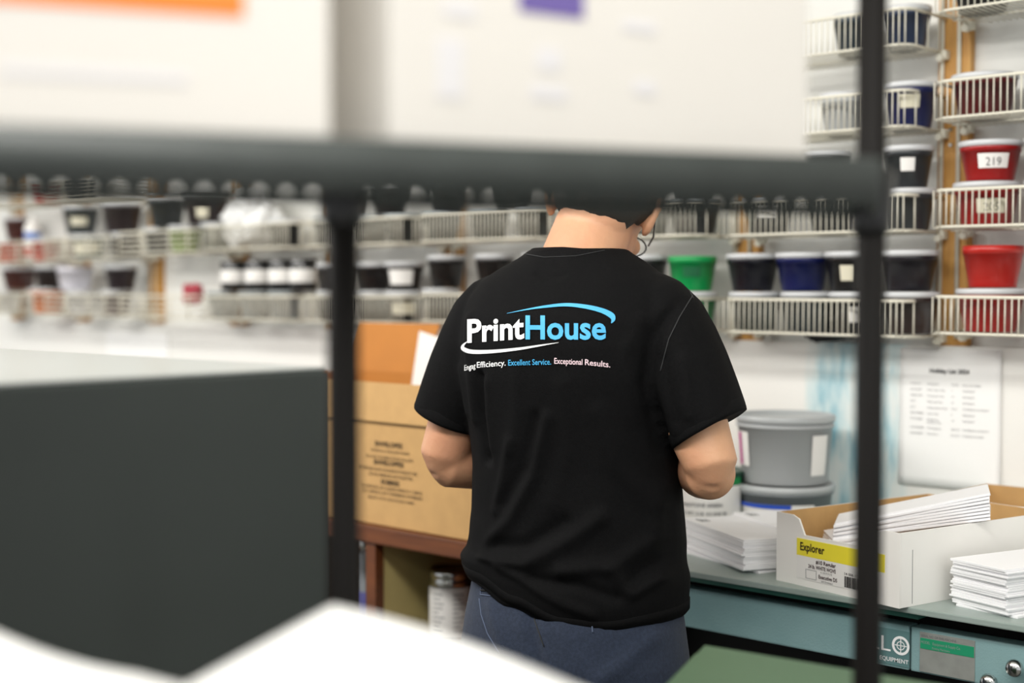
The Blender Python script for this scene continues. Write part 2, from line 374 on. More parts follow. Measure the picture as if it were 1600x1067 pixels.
tub('H', 3, 1, 118, '#e3e1ea', .062, .076, look='lilac white', lid=False); tub('H', 3, 1, 190, '#241a22', .052, look='purple-black')
tub('I', 2, 0, 12, '#d2491c', .055, look='orange'); tub('I', 2, 0, 72, '#c9301d', .05, look='vermilion')
tub('I', 2, 1, 30, '#4a2723', .05, look='reddish brown')
tub('I', 3, 0, 75, '#e0701e', .06, .076, look='bright orange'); tub('I', 3, 0, 10, '#dcdad4', .055, look='off-white')
tub('I', 3, 1, 30, '#46201c', .06, look='maroon brown'); tub('I', 3, 1, 80, '#1d1112', .055, look='black')
tub('I', 1, 0, 75, '#c3231b', .05, look='red'); tub('H', 1, 0, 130, DG, .055, look='dark grey')
# black cans with white bands
for k, px in enumerate((366, 404, 441, 474)):
    z = BZ['F', 3] + .0825; Y = WY - .095; e = empty('striped_can', (uY(px, Y), Y, z)); b_ = bmesh.new(); lathe(b_, [(0, 0), (.036, 0), (.038, .003), (.038, .084), (.036, .087), (0, .087)], 32); obj('body', b_, inkmat(BK), e, smooth=True)
    b_ = bmesh.new(); lathe(b_, [(.0386, .022), (.0389, .023), (.0389, .058), (.0386, .059)], 32); obj('paper_band', b_, WLABEL, e, smooth=True)
    tag(e, f"black can with a broad white paper band, {('leftmost','second from left','third from left','rightmost')[k]} of the four cans", 'can', 'striped cans left of the post')
# spray can with red, white and blue label
Y = WY - .11; e = empty('spray_can', (uY(52, Y), Y, BZ['I', 2] + .002)); b_ = bmesh.new(); lathe(b_, [(0, 0), (.026, 0), (.027, .12), (.02, .135), (.012, .14), (0, .14)], 24); obj('body', b_, WLABEL, e, smooth=True)
b_ = bmesh.new(); lathe(b_, [(.0274, .02), (.0277, .021), (.0277, .05), (.0274, .051)], 24); obj('red_band', b_, inkmat('#d2301c'), e)
b_ = bmesh.new(); lathe(b_, [(.0274, .08), (.0277, .081), (.0277, .10), (.0274, .101)], 24); obj('blue_band', b_, inkmat('#3f6fbf'), e)
b_ = bmesh.new(); lathe(b_, [(0, .139), (.011, .139), (.011, .155), (0, .156)], 16); obj('nozzle', b_, WLABEL, e)
tag(e, 'white spray can with red and blue bands beside the orange tubs', 'can')
# red rag and plastic bag: crumpled blobs
def crumple(name, c, sx, sy, sz, m, seed, amp=.3, n=3):
    b_ = bmesh.new(); bmesh.ops.create_icosphere(b_, subdivisions=4, radius=1)
    from mathutils import noise as NZ
    for v in b_.verts:
        k = 1 + amp * (NZ.noise(v.co * 1.6 + Vector((seed, 0, 0))) + .6 * abs(NZ.noise(v.co * 4 + Vector((0, seed, 0)))) * 1.4)
        v.co = Vector((v.co.x * sx, v.co.y * sy, max(v.co.z * sz, -sz * .8))) * k
    zmin = min(v.co.z for v in b_.verts)
    for v in b_.verts: v.co.z -= zmin
    return obj(name, b_, m, loc=c)
z = BZ['G', 3] + .003
o = crumple('rag', (uY(301, 2.5), 2.5, z + .034), .034, .025, .028, mat('red_cloth', '#b04a55', .9), 3, .5); tag(o, 'small crumpled red rag in the basket left of the cans', 'rag')
o = crumple('plastic_bag', (uY(396, 2.50), 2.50, BZ['F', 2] + .003), .10, .055, .085, mat('white_film', '#dfe0df', .3, bump=1., bscale=40), 9, .35); tag(o, 'crumpled white plastic bag bulging out of the basket above the cans', 'bag')
o = crumple('black_cloth', (uY(1305, 2.55), 2.535, 1.3155), .05, .02, .02, mat('black_cloth', '#14181a', .9), 5, .5); tag(o, 'small black clump on the board ledge under the basket of dark tubs', 'cloth')

# ------------------------------------------------------------------ right worktop: teal steel table
TZ = .95; FY = 1.945
def drawer_knob(t, x, z):
    b_ = bmesh.new(); rings = []
    for rr_, y in ((.004, 0), (.004, -.012), (.011, -.014), (.013, -.020), (.010, -.027), (.0, -.029)): rings.append(ring((x, FY + .03 + y, z), (rr_ + .0001, 0, 0), (0, 0, rr_ + .0001), 16))
    loft(b_, rings); bmesh.ops.recalc_face_normals(b_, faces=b_.faces); obj('knob', b_, STEELM, t, smooth=True)
t = empty('steel_table', (0, 0, 0))
obj('table_top', B(-1.66, .5, FY, 2.57, TZ - .010, TZ, bev=.002), TEALTOP, t)
obj('under_rail', B(-1.64, -.985, FY + .010, FY + .05, TZ - .019, TZ - .0105), TEALD, t)
obj('gap_shade_block', B(-1.60, .45, FY + .11, 2.55, TZ - .09, TZ - .0105), DARK, t)  # black block: shade of the gap under the top, put into colour
dr = obj('drawer_panel', B(-1.63, -1.01, FY + .03, FY + .06, TZ - .104, TZ - .036, bev=.003), TEAL, t)
obj('end_panel', B(-1.007, .45, FY + .03, FY + .06, TZ - .104, TZ - .036, bev=.003), TEAL, t)
obj('cabinet', B(-1.60, .45, FY + .14, 2.55, .12, TZ - .09), DARK, t)  # hollow below the drawers, its shade painted as a black block
for x in (-1.58, .40): obj('leg', B(x, x + .04, FY + .0605, FY + .10, 0, TZ - .09), TEAL, t)
for x in (-1.58, .40): obj('leg', B(x, x + .04, 2.50, 2.54, 0, TZ - .09), TEAL, t)
PY = FY + .03
def onP(px, py): return onY(px, py, PY)
a = onP(1438, 1018); b = onP(1524, 1062)
x0, x1 = onP(1438, 1000).x, onP(1524, 1000).x; zt = TZ - .041; zb = TZ - .101
obj('spec_plate', B(x0, x1, PY - .0015, PY, zb, zt), mat('brushed_plate', '#a5a8a3', .4, metal=.3, noise=.15, nscale=40), t)
gz = zt - .009
obj('green_band', B(x0 + .001, x1 - .001, PY - .002, PY - .0014, gz - .016, gz), mat('green_print', '#1f8f66', .5), t)
wall_text('SERIAL NO. OF THIS MACHINE', x0 + .002, PY - .0022, gz + .002, .0055, GREYTXT, t, xs=.75)
wall_text('MODEL   Equipment & Supply Co.', x0 + .002, PY - .0024, gz - .008, .006, TEALTOP, t, xs=.75)
wall_text('Printing Machinery', x0 + .02, PY - .0024, gz - .0145, .005, TEALTOP, t, xs=.75)
# badge with the crosshair O
bx1 = onP(1421, 1000).x; bx0 = bx1 - .085; obj('badge', B(bx0, bx1, PY - .001, PY, TZ - .100, TZ - .045), mat('badge_teal', '#5d7f80', .4), t)
cx, cz_ = onP(1408, 1015).x, TZ - .068
b_ = bmesh.new()
def annulus(bm, cx, cz, r0, r1, y, n=36):
    for i in range(n):
        a0, a1 = 2*math.pi*i/n, 2*math.pi*(i+1)/n
        bm.faces.new([bm.verts.new((cx + r*math.cos(a), y, cz + r*math.sin(a))) for r, a in ((r0, a0), (r1, a0), (r1, a1), (r0, a1))])
annulus(b_, cx, cz_, .0105, .0145, PY - .0016); annulus(b_, cx, cz_, .0055, .0068, PY - .0016)
for q in ((cx - .010, cx + .010, cz_ - .0006, cz_ + .0006), (cx - .0006, cx + .0006, cz_ - .0105, cz_ + .0105)): box(b_, q[0], q[1], PY - .0017, PY - .0012, q[2], q[3])
obj('crosshair_mark', b_, PWHITE, t)
put_mesh('lettering', fit_text('LL', cx - .052, cx - .0165, 0, .023), PWHITE, t, Matrix.Translation((0, PY - .0016, cz_ - .0115)) @ UPR)
put_mesh('lettering', fit_text('EQUIPMENT', cx - .035, cx + .013, 0, .0062, bold=.01), PWHITE, t, Matrix.Translation((0, PY - .0016, cz_ - .0265)) @ UPR)
for px, py in ((1594, 1040), (1554, 1062)):
    p = onP(px, py); drawer_knob(t, p.x, p.z)
tag(t, 'teal enamelled steel table with a slim drawer front, badge and spec plate', 'table')

# ------------------------------------------------------------------ left worktop: wooden bench with open bays
t = empty('wooden_bench', (0, 0, 0)); FB = 1.885
obj('bench_top', B(-3.4, -1.67, FB, 2.57, TZ - .034, TZ, bev=.003), BWOOD, t)
ud = uY(590, FB + .02)
obj('divider', B(ud - .022, ud, FB + .03, 2.5, .12, TZ - .035), OLIVE, t)
obj('front_edging', B(ud - .026, ud + .004, FB + .008, FB + .0299, .12, TZ - .035), BWOOD, t)
obj('back_panel', B(-3.38, -1.69, 2.5, 2.52, .12, TZ - .035), mat('dark_brown_board', '#4c3a26', .8), t)
obj('side_panel', B(-1.70, -1.68, FB + .02, 2.499, 0, TZ - .035), BWOOD, t)
obj('side_panel', B(-3.38, -3.36, FB + .02, 2.499, 0, TZ - .035), BWOOD, t)
obj('shelf', B(ud + .0005, -1.701, FB + .03, 2.499, .55, .57), BWOOD, t)
obj('shelf', B(-3.359, ud - .0225, FB + .03, 2.499, .55, .57), BWOOD, t)
obj('bottom_board', B(-3.359, -1.701, FB + .03, 2.499, .09, .12), BWOOD, t)
p = onY(620, 910, 2.08)
obj('tape_patch', B(ud, ud + .001, 2.065, 2.125, p.z - .035, p.z + .045), mat('dark_grey_tape', '#4a4c48', .5), t)
tag(t, 'brown wooden bench with open storage bays under the big cardboard box', 'bench')
# tin can with label, on another tin can
def tin(px, Y, z, r, h, label, nm='paint_tin'):
    e = empty(nm, (uY(px, Y), Y, z)); b_ = bmesh.new()
    lathe(b_, [(0, 0), (r, 0), (r*1.02, .003), (r*.99, .006), (r*.99, h*.80), (r*1.02, h*.81), (r*1.02, h*.83), (r*.98, h*.84), (r*.98, h*.9), (r*1.02, h*.91), (r*1.03, h*.95), (r*.97, h), (r*.90, h), (r*.88, h - .005), (0, h - .005)], 40)
    obj('body', b_, STEELM, e, smooth=True)
    obj('paper_label', curved_patch(r*1.0, r*1.0, h*.06, h*.76, -R_(120), R_(10), 24, .001), WLABEL, e)
    b_ = bmesh.new()
    for k in range(9):
        zz = h * (.14 + .065 * k); wd = (.5, .35, .45, .6, .3, .5, .55, .4, .5)[k]
        for a0 in (-R_(95), -R_(40)):
            prev = None
            for i in range(7):
                a = a0 + wd * i / 6; v = [b_.verts.new(((r + .0016) * math.cos(a), (r + .0016) * math.sin(a), zz + dz)) for dz in (0, .0022)]
                if prev: b_.faces.new((prev[0], v[0], v[1], prev[1]))
                prev = v
    obj('print', b_, GREYTXT, e)
    tag(e, label, 'can'); return e
tin(704, 2.03, .715, .045, .142, 'shiny tin can with a white printed label, upper of two in the bench bay')
tin(712, 2.05, .571, .045, .142, 'lower tin can standing under the labelled one in the bench bay')
for lev, z in enumerate((.571, .66, .749)):
    e = empty('black_tub', (uY(672, 2.13), 2.13, z)); inst('body', tub_mesh(.05, .08), BLACKP, e); inst('lid', lid_mesh(.05, .08), BLACKP if lev else LIDD, e)
    tag(e, f"black plastic tub {('lowest','middle','topmost')[lev]} of the pile behind the tin cans", 'tub', 'black tubs in the bench bay')
# clear tube with purple content
e = empty('clear_bottle', (uY(570, 2.0), 2.0, .571)); b_ = bmesh.new(); lathe(b_, [(0, 0), (.017, 0), (.018, .003), (.018, .29), (.012, .30), (0, .30)], 24); obj('body', b_, mat('clear_grey_plastic', '#8f9499', .15, spec=.8), e, smooth=True)
b_ = bmesh.new(); lathe(b_, [(0, .30), (.019, .30), (.019, .325), (0, .326)], 24); obj('cap', b_, STEELM, e, smooth=True)
b_ = bmesh.new(); lathe(b_, [(.0182, .02), (.0186, .021), (.0186, .21), (.0182, .211)], 24); obj('purple_label', b_, mat('violet_label', '#5a5a9c', .4), e, smooth=True)
tag(e, 'tall slim bottle with a violet label left of the brown bench divider', 'bottle')

# ------------------------------------------------------------------ big cardboard box on the bench
bxl = -2.56; cb = empty('cardboard_box', (bxl, 1.915, TZ), R_(-1.5)); W_ = .76; D_ = .28; H_ = .285
def panel(nm, x0, x1, y0, y1, z0, z1, m, mi=KRAFTIN, **k): return obj(nm, B(x0, x1, y0, y1, z0, z1, **k), m, cb)
panel('front_panel', 0, W_, 0, .004, 0.002, H_, KRAFT); panel('back_panel', 0, W_, D_ - .004, D_, .002, H_, KRAFTIN)
panel('side_panel', 0, .004, .0045, D_ - .0045, .002, H_, KRAFTIN); panel('side_panel', W_ - .004, W_, .0045, D_ - .0045, .002, H_, KRAFTIN); panel('bottom_panel', .0045, W_ - .0045, .0045, D_ - .0045, 0, .003, KRAFTIN)
def flap(nm, x0, x1, y, z, Lf, ang, m, dx=0.):
    b_ = bmesh.new(); box(b_, x0, x1, -.002, .002, 0, Lf)
    for v in b_.verts:
        if v.co.z > .01: v.co.x += dx
    o = obj(nm, b_, m, cb, loc=(0, y, z), rot=(ang, 0, 0)); return o
flap('back_flap', -.03, .255, D_ - .002, H_, .115, R_(-14), KRAFTIN, dx=.03)
b_ = bmesh.new(); box(b_, -.09, 0, .01, D_ - .03, -.0035, 0); obj('side_flap', b_, KRAFT, cb, loc=(-.001, 0, H_), rot=(0, R_(-78), 0))
b_ = bmesh.new(); box(b_, 0, W_ - .01, -.078, 0, -.0035, 0); obj('front_flap', b_, KRAFT, cb, loc=(.005, -.0015, H_ + .003), rot=(R_(85), 0, 0))
lx = onY(658, 700, 1.91)
def ctext(s, px, py, hh, wpx, bold=.02, m=INKTXT):
    p0 = onY(px - wpx / 2, py, 1.913); p1 = onY(px + wpx / 2, py, 1.913); M = cb.matrix_basis.inverted()
    q0 = M @ p0; q1 = M @ p1; zc = (q0.z + q1.z) / 2
    me = fit_text(s, q0.x, q1.x, 0, hh, bold); o = put_mesh('printed_text', me, m, cb, Matrix.Translation((0, -.0012, zc - hh / 2)) @ UPR)
    return o
cb.rotation_euler = (0, 0, R_(-1.5)); bpy.context.view_layer.update()
PRT = mat('brown_black_print', '#4a3a22', .8)
for s, px, py, hh, wd, bo in (('ENVELOPES', 614, 694, .0095, 44, .03), ('STORE IN A COOL DRY PLACE', 616, 705, .0055, 62, .01), ('DO NOT DOUBLE STACK PALLETS', 615, 715, .0055, 76, .01),
                        ('ENVELOPPES', 614, 723, .0095, 48, .03), ('ENTREPOSER DANS UN ENDROIT FRAIS ET SEC', 612, 734, .0055, 96, .01), ('NE PAS EMPILER LES PALETTES', 617, 743, .0055, 70, .01),
                        ('SOBRES', 616, 753, .0095, 30, .03), ('GUARDE EN UN LUGAR FRESCO Y SECO', 618, 763, .0055, 100, .01), ('NO APILE LAS TARIMAS DOBLES', 619, 771, .0055, 98, .01), ('MADE WITH RECYCLED FIBER', 618, 780, .005, 74, .005)):
    ctext(s, px, py, hh, wd, bo, PRT)
tag(cb, 'large open brown cardboard box printed ENVELOPES, left of the person', 'box')
# white sheet leaning behind/right of box
b_ = bmesh.new(); box(b_, 0, .13, -.0015, .0015, 0, .33); o = obj('white_card', b_, CARD, loc=(-2.335, 2.15, TZ + .06), rot=(0, R_(12), 0))
tag(o, 'white card standing up out of the open cardboard box', 'card')

# ------------------------------------------------------------------ things on the steel table
def bucket(px, Y, z, r, h, bodym, lidm, label, nm='ink_bucket'):
    e = empty(nm, (uY(px, Y), Y, z)); b_ = bmesh.new()
    lathe(b_, [(0, 0), (r*.84, 0), (r*.86, .003), (r*.95, h*.86), (r*.99, h*.865), (r*.99, h*.90), (r*.955, h*.905), (r*.965, h - .006), (0, h - .006)], 48); obj('body', b_, bodym, e, smooth=True)
    b_ = bmesh.new(); lathe(b_, [(0, h - .008), (r*.98, h - .008), (r*1.01, h - .006), (r*1.01, h + .004), (r*.98, h + .006), (r*.94, h + .005), (r*.92, h), (0, h)], 48); obj('lid', b_, lidm, e, smooth=True)
    tag(e, label, 'bucket'); return e
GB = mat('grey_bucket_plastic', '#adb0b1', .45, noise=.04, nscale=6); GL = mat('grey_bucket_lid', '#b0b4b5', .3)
def rr_(r, h, z): return r * (.86 + .09 * z / (h * .86)) + .001
Yb = 2.42; rb = .097; hb = .128
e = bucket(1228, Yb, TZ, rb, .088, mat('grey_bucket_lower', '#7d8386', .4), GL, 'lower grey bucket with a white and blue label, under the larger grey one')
obj('label', curved_patch(rr_(rb, .088, .01), rr_(rb, .088, .06), .01, .06, -R_(140), -R_(20), 20, .001), WLABEL, e)
obj('blue_stripe', curved_patch(rr_(rb, .088, .052), rr_(rb, .088, .060), .052, .060, -R_(128), -R_(50), 20, .002), mat('blue_stripe', '#1f4fc0', .4), e)
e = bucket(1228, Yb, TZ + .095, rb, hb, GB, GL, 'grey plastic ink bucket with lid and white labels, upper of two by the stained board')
def pa(px): # angle on bucket for a pixel column
    d = (px - 1228) / 76.0; d = max(-1, min(1, d)); view = math.atan2(-uY(1228, Yb) * 0 - Yb, -uY(1228, Yb)); return view + math.asin(d)
for x0_, x1_, z0_, z1_ in ((1150, 1170, .035, .102), (1271, 1294, .02, .098)):
    a0, a1 = pa(x0_), pa(x1_); lb = obj('label', curved_patch(rr_(rb, hb, z0_), rr_(rb, hb, z1_), z0_, z1_, a0, a1, 10, .001), WLABEL, e)
obj('magenta_stripe', curved_patch(rr_(rb, hb, .037), rr_(rb, hb, .10), .037, .10, pa(1156), pa(1160), 4, .002), mat('magenta_print', '#c0368f', .5), e)
# white label can near the elbow
e = empty('ink_can', (uY(1106, 2.33), 2.33, TZ)); b_ = bmesh.new(); lathe(b_, [(0, 0), (.072, 0), (.074, .003), (.074, .105), (.076, .108), (.076, .116), (.072, .118), (.068, .114), (0, .114)], 40); obj('body', b_, mat('dark_green_can', '#12402e', .35), e, smooth=True)
obj('paper_label', curved_patch(.074, .074, .012, .092, -R_(150), R_(5), 30, .0012), WLABEL, e)
obj('green_stripe', curved_patch(.074, .074, .094, .112, -R_(150), R_(5), 30, .0013), mat('green_label', '#1d8a4a', .5), e)
for s, z_, sz in (('INK', .070, .016), ('PANTONE GREEN', .052, .010), ('NET WT. 5 LB  0.2 2345 98', .036, .0085), ('LOT 0.1 22', .022, .008)):
    me = text_mesh(s, sz, .0003, 'CENTER')
    for v in me.vertices:
        aa = -R_(62) + v.co.x / .0755; zz = z_ + v.co.y; v.co = (.0758 * math.cos(aa), .0758 * math.sin(aa), zz)
    put_mesh('lettering', me, GREYTXT, e)
tag(e, 'ink can with white printed label and green band by the elbow', 'can')

# envelopes
def env_mesh(Lx=.241, Wy=.105, t=.0030):
    b_ = bmesh.new(); n = 8
    box(b_, -Lx/2, Lx/2, -Wy/2, Wy/2, 0, t, bev=.0008)
    me = bpy.data.meshes.new('envelope'); b_.to_mesh(me); b_.free(); me.materials.append(ENV); return me
ENVM = env_mesh(); ENVT = env_mesh(t=.0040)
def frame_from(p, q):    # yaw of p->q
    d = q - p; return math.atan2(d.y, d.x)
def pile(corner, yaw, side, n, z0, label, toplabel, group, fan=0., printed=True, jitter=.0022, bottom=None):
    """corner: nearest bottom corner; long side runs along yaw, width along yaw + side*90deg"""
    ax = Vector((math.cos(yaw), math.sin(yaw), 0)); ay = Vector((math.cos(yaw + side*R_(90)), math.sin(yaw + side*R_(90)), 0))
    c = Vector((corner.x, corner.y, 0)) + ax * .1205 + ay * .0525; z = z0
    for i in range(n):
        o = bpy.data.objects.new('envelope', ENVM if i % 5 else ENVT); COL.objects.link(o)
        jx, jy = random.gauss(0, jitter), random.gauss(0, jitter)
        jz = random.gauss(0, .006)
        if i == 0 and bottom: jz = bottom
        o.location = (c.x + ax.x*jx + ay.x*jy + fan*i*ax.x, c.y + ax.y*jx + ay.y*jy + fan*i*ax.y, z); o.rotation_euler = (0, 0, yaw + jz)
        z += .0041 if i % 5 == 0 else .0031
        tag(o, label if i < n - 1 else toplabel, 'envelope', group if i < n - 1 else None)
        if i == n - 1 and printed:
            for k in range(3):
                w_ = (.030, .026, .022)[k]; s = .0045
                b2 = bmesh.new(); x = 0
                while x < w_:
                    ww = random.uniform(.002, .006); box(b2, x, min(x + ww, w_), 0, s*.75, 0, .0003); x += ww + .001
                obj('return_address', b2, GREYTXT if k else INKTXT, o, loc=(.072, (.034 - k*.0065), .0031 if i % 5 else .0041))
    return z
p0 = onZ(1160, 897, TZ); p1 = onZ(1078, 862, TZ)
yw = frame_from(p0, p1)
pile(p0, yw, -1, 17, TZ, 'white envelope inside the stack beside the person', 'top white envelope of the stack beside the person, with small printed address', 'envelopes stacked beside the person', bottom=.2)
q0 = p0 + Vector((math.cos(yw - R_(90)), math.sin(yw - R_(90)), 0)) * .112 + Vector((math.cos(yw), math.sin(yw), 0)) * .035
pile(q0, yw, -1, 17, TZ, 'white envelope inside the stack left of the open white carton', 'top envelope of the stack tucked left of the open white carton', 'envelopes stacked left of the carton')
# right-hand stack
p0 = onZ(1573, 966, TZ); p1 = onZ(1470, 940, TZ); yw2 = frame_from(p1, p0) + R_(90)
pile(p0, yw2, 1, 21, TZ, 'white envelope inside the stack at the right table edge', 'topmost white envelope of the stack at the right table edge', 'envelopes stacked at the right table edge', printed=False, bottom=.12, jitter=.0018)
# Explorer carton
def carton(origin, yaw, W, Lc, H, notch, label, name='envelope_carton'):
    e = empty(name, (origin.x, origin.y, TZ), yaw); th = .003
    # front panel along +x (local), carton runs to +y
    pts = [(0, 0), (W, 0), (W, H)]
    if notch: pts += [(W - .03, H), (W - .045, H - .006), (W - .055, H - .03), (.062, H - .03), (.050, H - .006), (.036, H - .0005), (0, H)]
    else: pts += [(0, H)]
    b_ = bmesh.new()
    for y, rev in ((0, False), (th, True)):
        pass
    f = [b_.verts.new((x, 0, z)) for x, z in pts]; g = [b_.verts.new((x, th, z)) for x, z in pts]
    b_.faces.new(f); fi = b_.faces.new(list(reversed(g))); fi.material_index = 1
    for i in range(len(pts)): j = (i + 1) % len(pts); b_.faces.new((f[j], f[i], g[i], g[j]))
    obj('front_panel', b_, parent=e, mats=[CARD, KRAFT])
    def pnl(nm, x0, x1, y0, y1, z0, z1, inner):
        bm = B(x0, x1, y0, y1, z0, z1); bm.faces.ensure_lookup_table()
        for fc in bm.faces:
            c = fc.calc_center_median(); nrm = fc.normal
            bm.normal_update()
            if fc.normal.dot(Vector(inner)) > .9: fc.material_index = 1
        obj(nm, bm, parent=e, mats=[CARD, KRAFT])
    pnl('side_panel', 0, th, th + .0002, Lc, .0002, H, (1, 0, 0)); pnl('side_panel', W - th, W, th + .0002, Lc, .0002, H, (-1, 0, 0))
    pnl('back_panel', th + .0002, W - th - .0002, Lc - th, Lc, 0.0002, H, (0, -1, 0)); pnl('bottom_panel', th + .0002, W - th - .0002, th + .0002, Lc - th - .0002, 0.0002, th, (0, 0, 1))
    tag(e, label, 'carton'); return e
pA = onZ(1213, 906, TZ); pB = onZ(1405, 951, TZ); yaw = frame_from(pA, pB); Wc = (pB - pA).length; HC = .112
ce = carton(pA, yaw, Wc, .37, HC, True, 'open white carton with yellow label strip reading Explorer, kraft inside')
obj('yellow_strip', B(.046, Wc - .028, -.0008, 0, HC - .063, HC - .036), mat('yellow_print', '#efe03a', .5), ce)
obj('white_label', B(.046, Wc - .028, -.0007, 0, .012, HC - .0632), WLABEL, ce)
DKB = mat('brown_print', '#3a1a22', .7)
def ct(s, x0, x1, z, h, bold=.02, m=DKB): put_mesh('lettering', fit_text(s, x0, x1, 0, h, bold), m, ce, Matrix.Translation((0, -.0014, z)) @ UPR)
ct('Explorer', .054, .106, HC - .054, .0125, .022, mat('black_brown_print', '#2a150c', .7))
ct('#10 Regular', .088, .130, .0405, .0062); ct('24 lb. WHITE WOVE', .072, .130, .032, .0058); ct('4 1/8 X 9 1/2', .098, .122, .0270, .003, 0, GREYTXT)
ct('Executive DS', .094, .133, .0185, .0058); ct('500 Envelopes', .100, .124, .0135, .0030, 0, GREYTXT); ct('14 006 15', .148, .175, .033, .004, .01, INKTXT)
b_ = bmesh.new()
for q in ((.066, .089, .0145, .0150), (.066, .089, .0285, .029), (.066, .0665, .0145, .029), (.0885, .089, .0145, .029)): box(b_, q[0], q[1], -.0012, -.0008, q[2], q[3])
obj('envelope_icon', b_, GREYTXT, ce)
b_ = bmesh.new(); x = .148
while x < .196:
    ww = random.choice((.0008, .0016, .0024)); box(b_, x, x + ww, -.0013, -.0008, .014, .031); x += ww + random.choice((.0008, .0014))
obj('barcode', b_, INKTXT, ce)
b_ = bmesh.new(); box(b_, Wc, Wc + .0004, .028, .0288, .004, .085); obj('seam', b_, GREYTXT, ce)
# envelopes tilted in the carton
bpy.context.view_layer.update()
cM = Matrix.Translation((pA.x, pA.y, TZ)) @ Matrix.Rotation(yaw, 4, 'Z')
def env_in(local, rz, ry, lab, group, top=False):
    o = bpy.data.objects.new('envelope', ENVT); COL.objects.link(o)
    o.matrix_world = cM @ Matrix.Translation(local) @ Matrix.Rotation(rz, 4, 'Z') @ Matrix.Rotation(ry, 4, 'Y')
    tag(o, lab, 'envelope', group if not top else None); return o
for i in range(20):
    f_ = i / 19
    zc_ = .045 + .0043 * i; up_ = zc_ > .096
    o = env_in(Vector((.150 if up_ else .133, .150 + random.gauss(0, .001), zc_)), R_((38 if up_ else 52) + random.gauss(0, .7)), R_(-4 - 10 * f_),
           'white envelope lying askew inside the Explorer carton' if i < 19 else 'topmost white envelope sticking out of the Explorer carton', 'envelopes in the Explorer carton', top=(i == 19))
    if i == 19:
        for k in range(3):
            b2 = bmesh.new(); x = 0
            while x < .024: ww = random.uniform(.002, .005); box(b2, x, x + ww, 0, .0034, 0, .0003); x += ww + .001
            obj('return_address', b2, INKTXT, o, loc=(.092, .040 - .006 * k, .0031))
for i in range(9):
    env_in(Vector((.13, .29 - .004*i, .006 + .0033 * i)), R_(2 + i*.6), 0, 'white envelope lying flat at the far end of the Explorer carton', 'flat envelopes in the Explorer carton')
# second carton at the wall
c2 = onY(1462, 760, 2.36); ce2 = carton(Vector((c2.x + .0, 2.325, 0)), 0, .42, .24, .108, False, 'second open white carton with kraft inside, against the wall at right')
for i in range(20):
    o = bpy.data.objects.new('envelope', ENVM); COL.objects.link(o)
    o.location = (c2.x + .15 + random.gauss(0, .002), 2.325 + .115, TZ + .004 + .0032 * i); o.rotation_euler = (0, 0, random.gauss(0, .01)); tag(o, 'white envelope in the second carton against the wall', 'envelope', 'envelopes in the second carton')
# holiday list
hu0, hu1 = uY(1407, 2.57), uY(1566, 2.57); hz1 = onY(1407, 543, 2.57).z; hw = hu1 - hu0; hh_ = hw * 11 / 8.5
hl = empty('holiday_list', (hu0, 2.5735, hz1))
b_ = bmesh.new(); n = 14; vs = []
for i in range(n + 1):
    for j in range(n + 1):
        x = hw * i / n; z = -hh_ * j / n; y = -.001 - .006 * max(0, (z / -hh_) - .55) ** 1.3 * 2 - .003 * max(0, x / hw - .8) * (1 - j / n) * 5
        vs.append(b_.verts.new((x, y, z)))
for i in range(n):
    for j in range(n): a = i*(n+1)+j; b_.faces.new((vs[a], vs[a+1], vs[a+n+2], vs[a+n+1]))
bmesh.ops.recalc_face_normals(b_, faces=b_.faces); o = obj('sheet', b_, PAPER, hl, smooth=True)
md = o.modifiers.new('s', 'SOLIDIFY'); md.thickness = .0004; md.offset = 0
def ht(s, fx, fz, sz, m=mat('faint_print', '#98989a', .8), bold=.0):
    o = wall_text(s, hw * fx, -.0022 - .0135 * max(0, fz - .55) ** 1.3, -hh_ * fz, sz, m, hl, bold)
    return o
ht('Holiday List 2024', .30, .175, .0115, mat('dark_grey_print', '#4c4c4e', .8), .0004)
rows = [('MONTH', 'HOLIDAY', 'DATE', 'DAY OF WEEK'), ('JANUARY', "New Year's Day", '1', 'MONDAY'), ('FEBRUARY', "President's Day", '19', 'MONDAY'), ('MAY', 'Memorial Day', '27', 'MONDAY'),
        ('JULY', 'Independence Day', '4 & 5', 'THURSDAY & FRIDAY'), ('SEPTEMBER', 'Labor Day', '2', 'MONDAY'), ('OCTOBER', "Indigenous\nPeoples' Day", '14', 'MONDAY'), ('NOVEMBER', 'Thanksgiving', '28 & 29', 'THURSDAY & FRIDAY'), ('DECEMBER', 'Christmas', '24 & 25', 'TUESDAY & WED')]
fz = .265
for i, r in enumerate(rows):
    for fx, s in zip((.11, .28, .52, .63), r): ht(s, fx, fz, .0056)
    fz += .062 if r[0] == 'OCTOBER' else .043
tag(hl, 'white printed sheet titled Holiday List 2024 taped above the table', 'notice')
b_ = B(uY(165, 2.57), uY(262, 2.57), 2.571, 2.5745, 1.19, 1.285); o = obj('pinned_paper', b_, PAPER); tag(o, 'white paper pinned low on the wall behind the charcoal cabinet', 'paper')

# ------------------------------------------------------------------ charcoal cabinet at left and things on it
MZ = 1.338; m_ = empty('charcoal_cabinet', (-1.2, 0, 0))
obj('body', B(-.8, 0, -.1, 1.0, .06, MZ - .004, bev=.004), MACH, m_); obj('top_cover', B(-.798, -.002, -.098, .998, MZ - .0038, MZ, bev=.0015), MACHT, m_); obj('plinth', B(-.78, -.02, -.08, .98, 0, .06), DARK, m_)
for y in (.18, .55, .80): pass
tag(m_, 'large charcoal cabinet with pale grey top, blurred at left', 'cabinet')
o = obj('paper_ream', B(-.15, .15, -.11, .11, 0, .03, bev=.004), PAPER, loc=(-1.72, .62, MZ), rot=(0, 0, .25)); tag(o, 'white ream of paper on the pale top of the charcoal cabinet', 'paper')

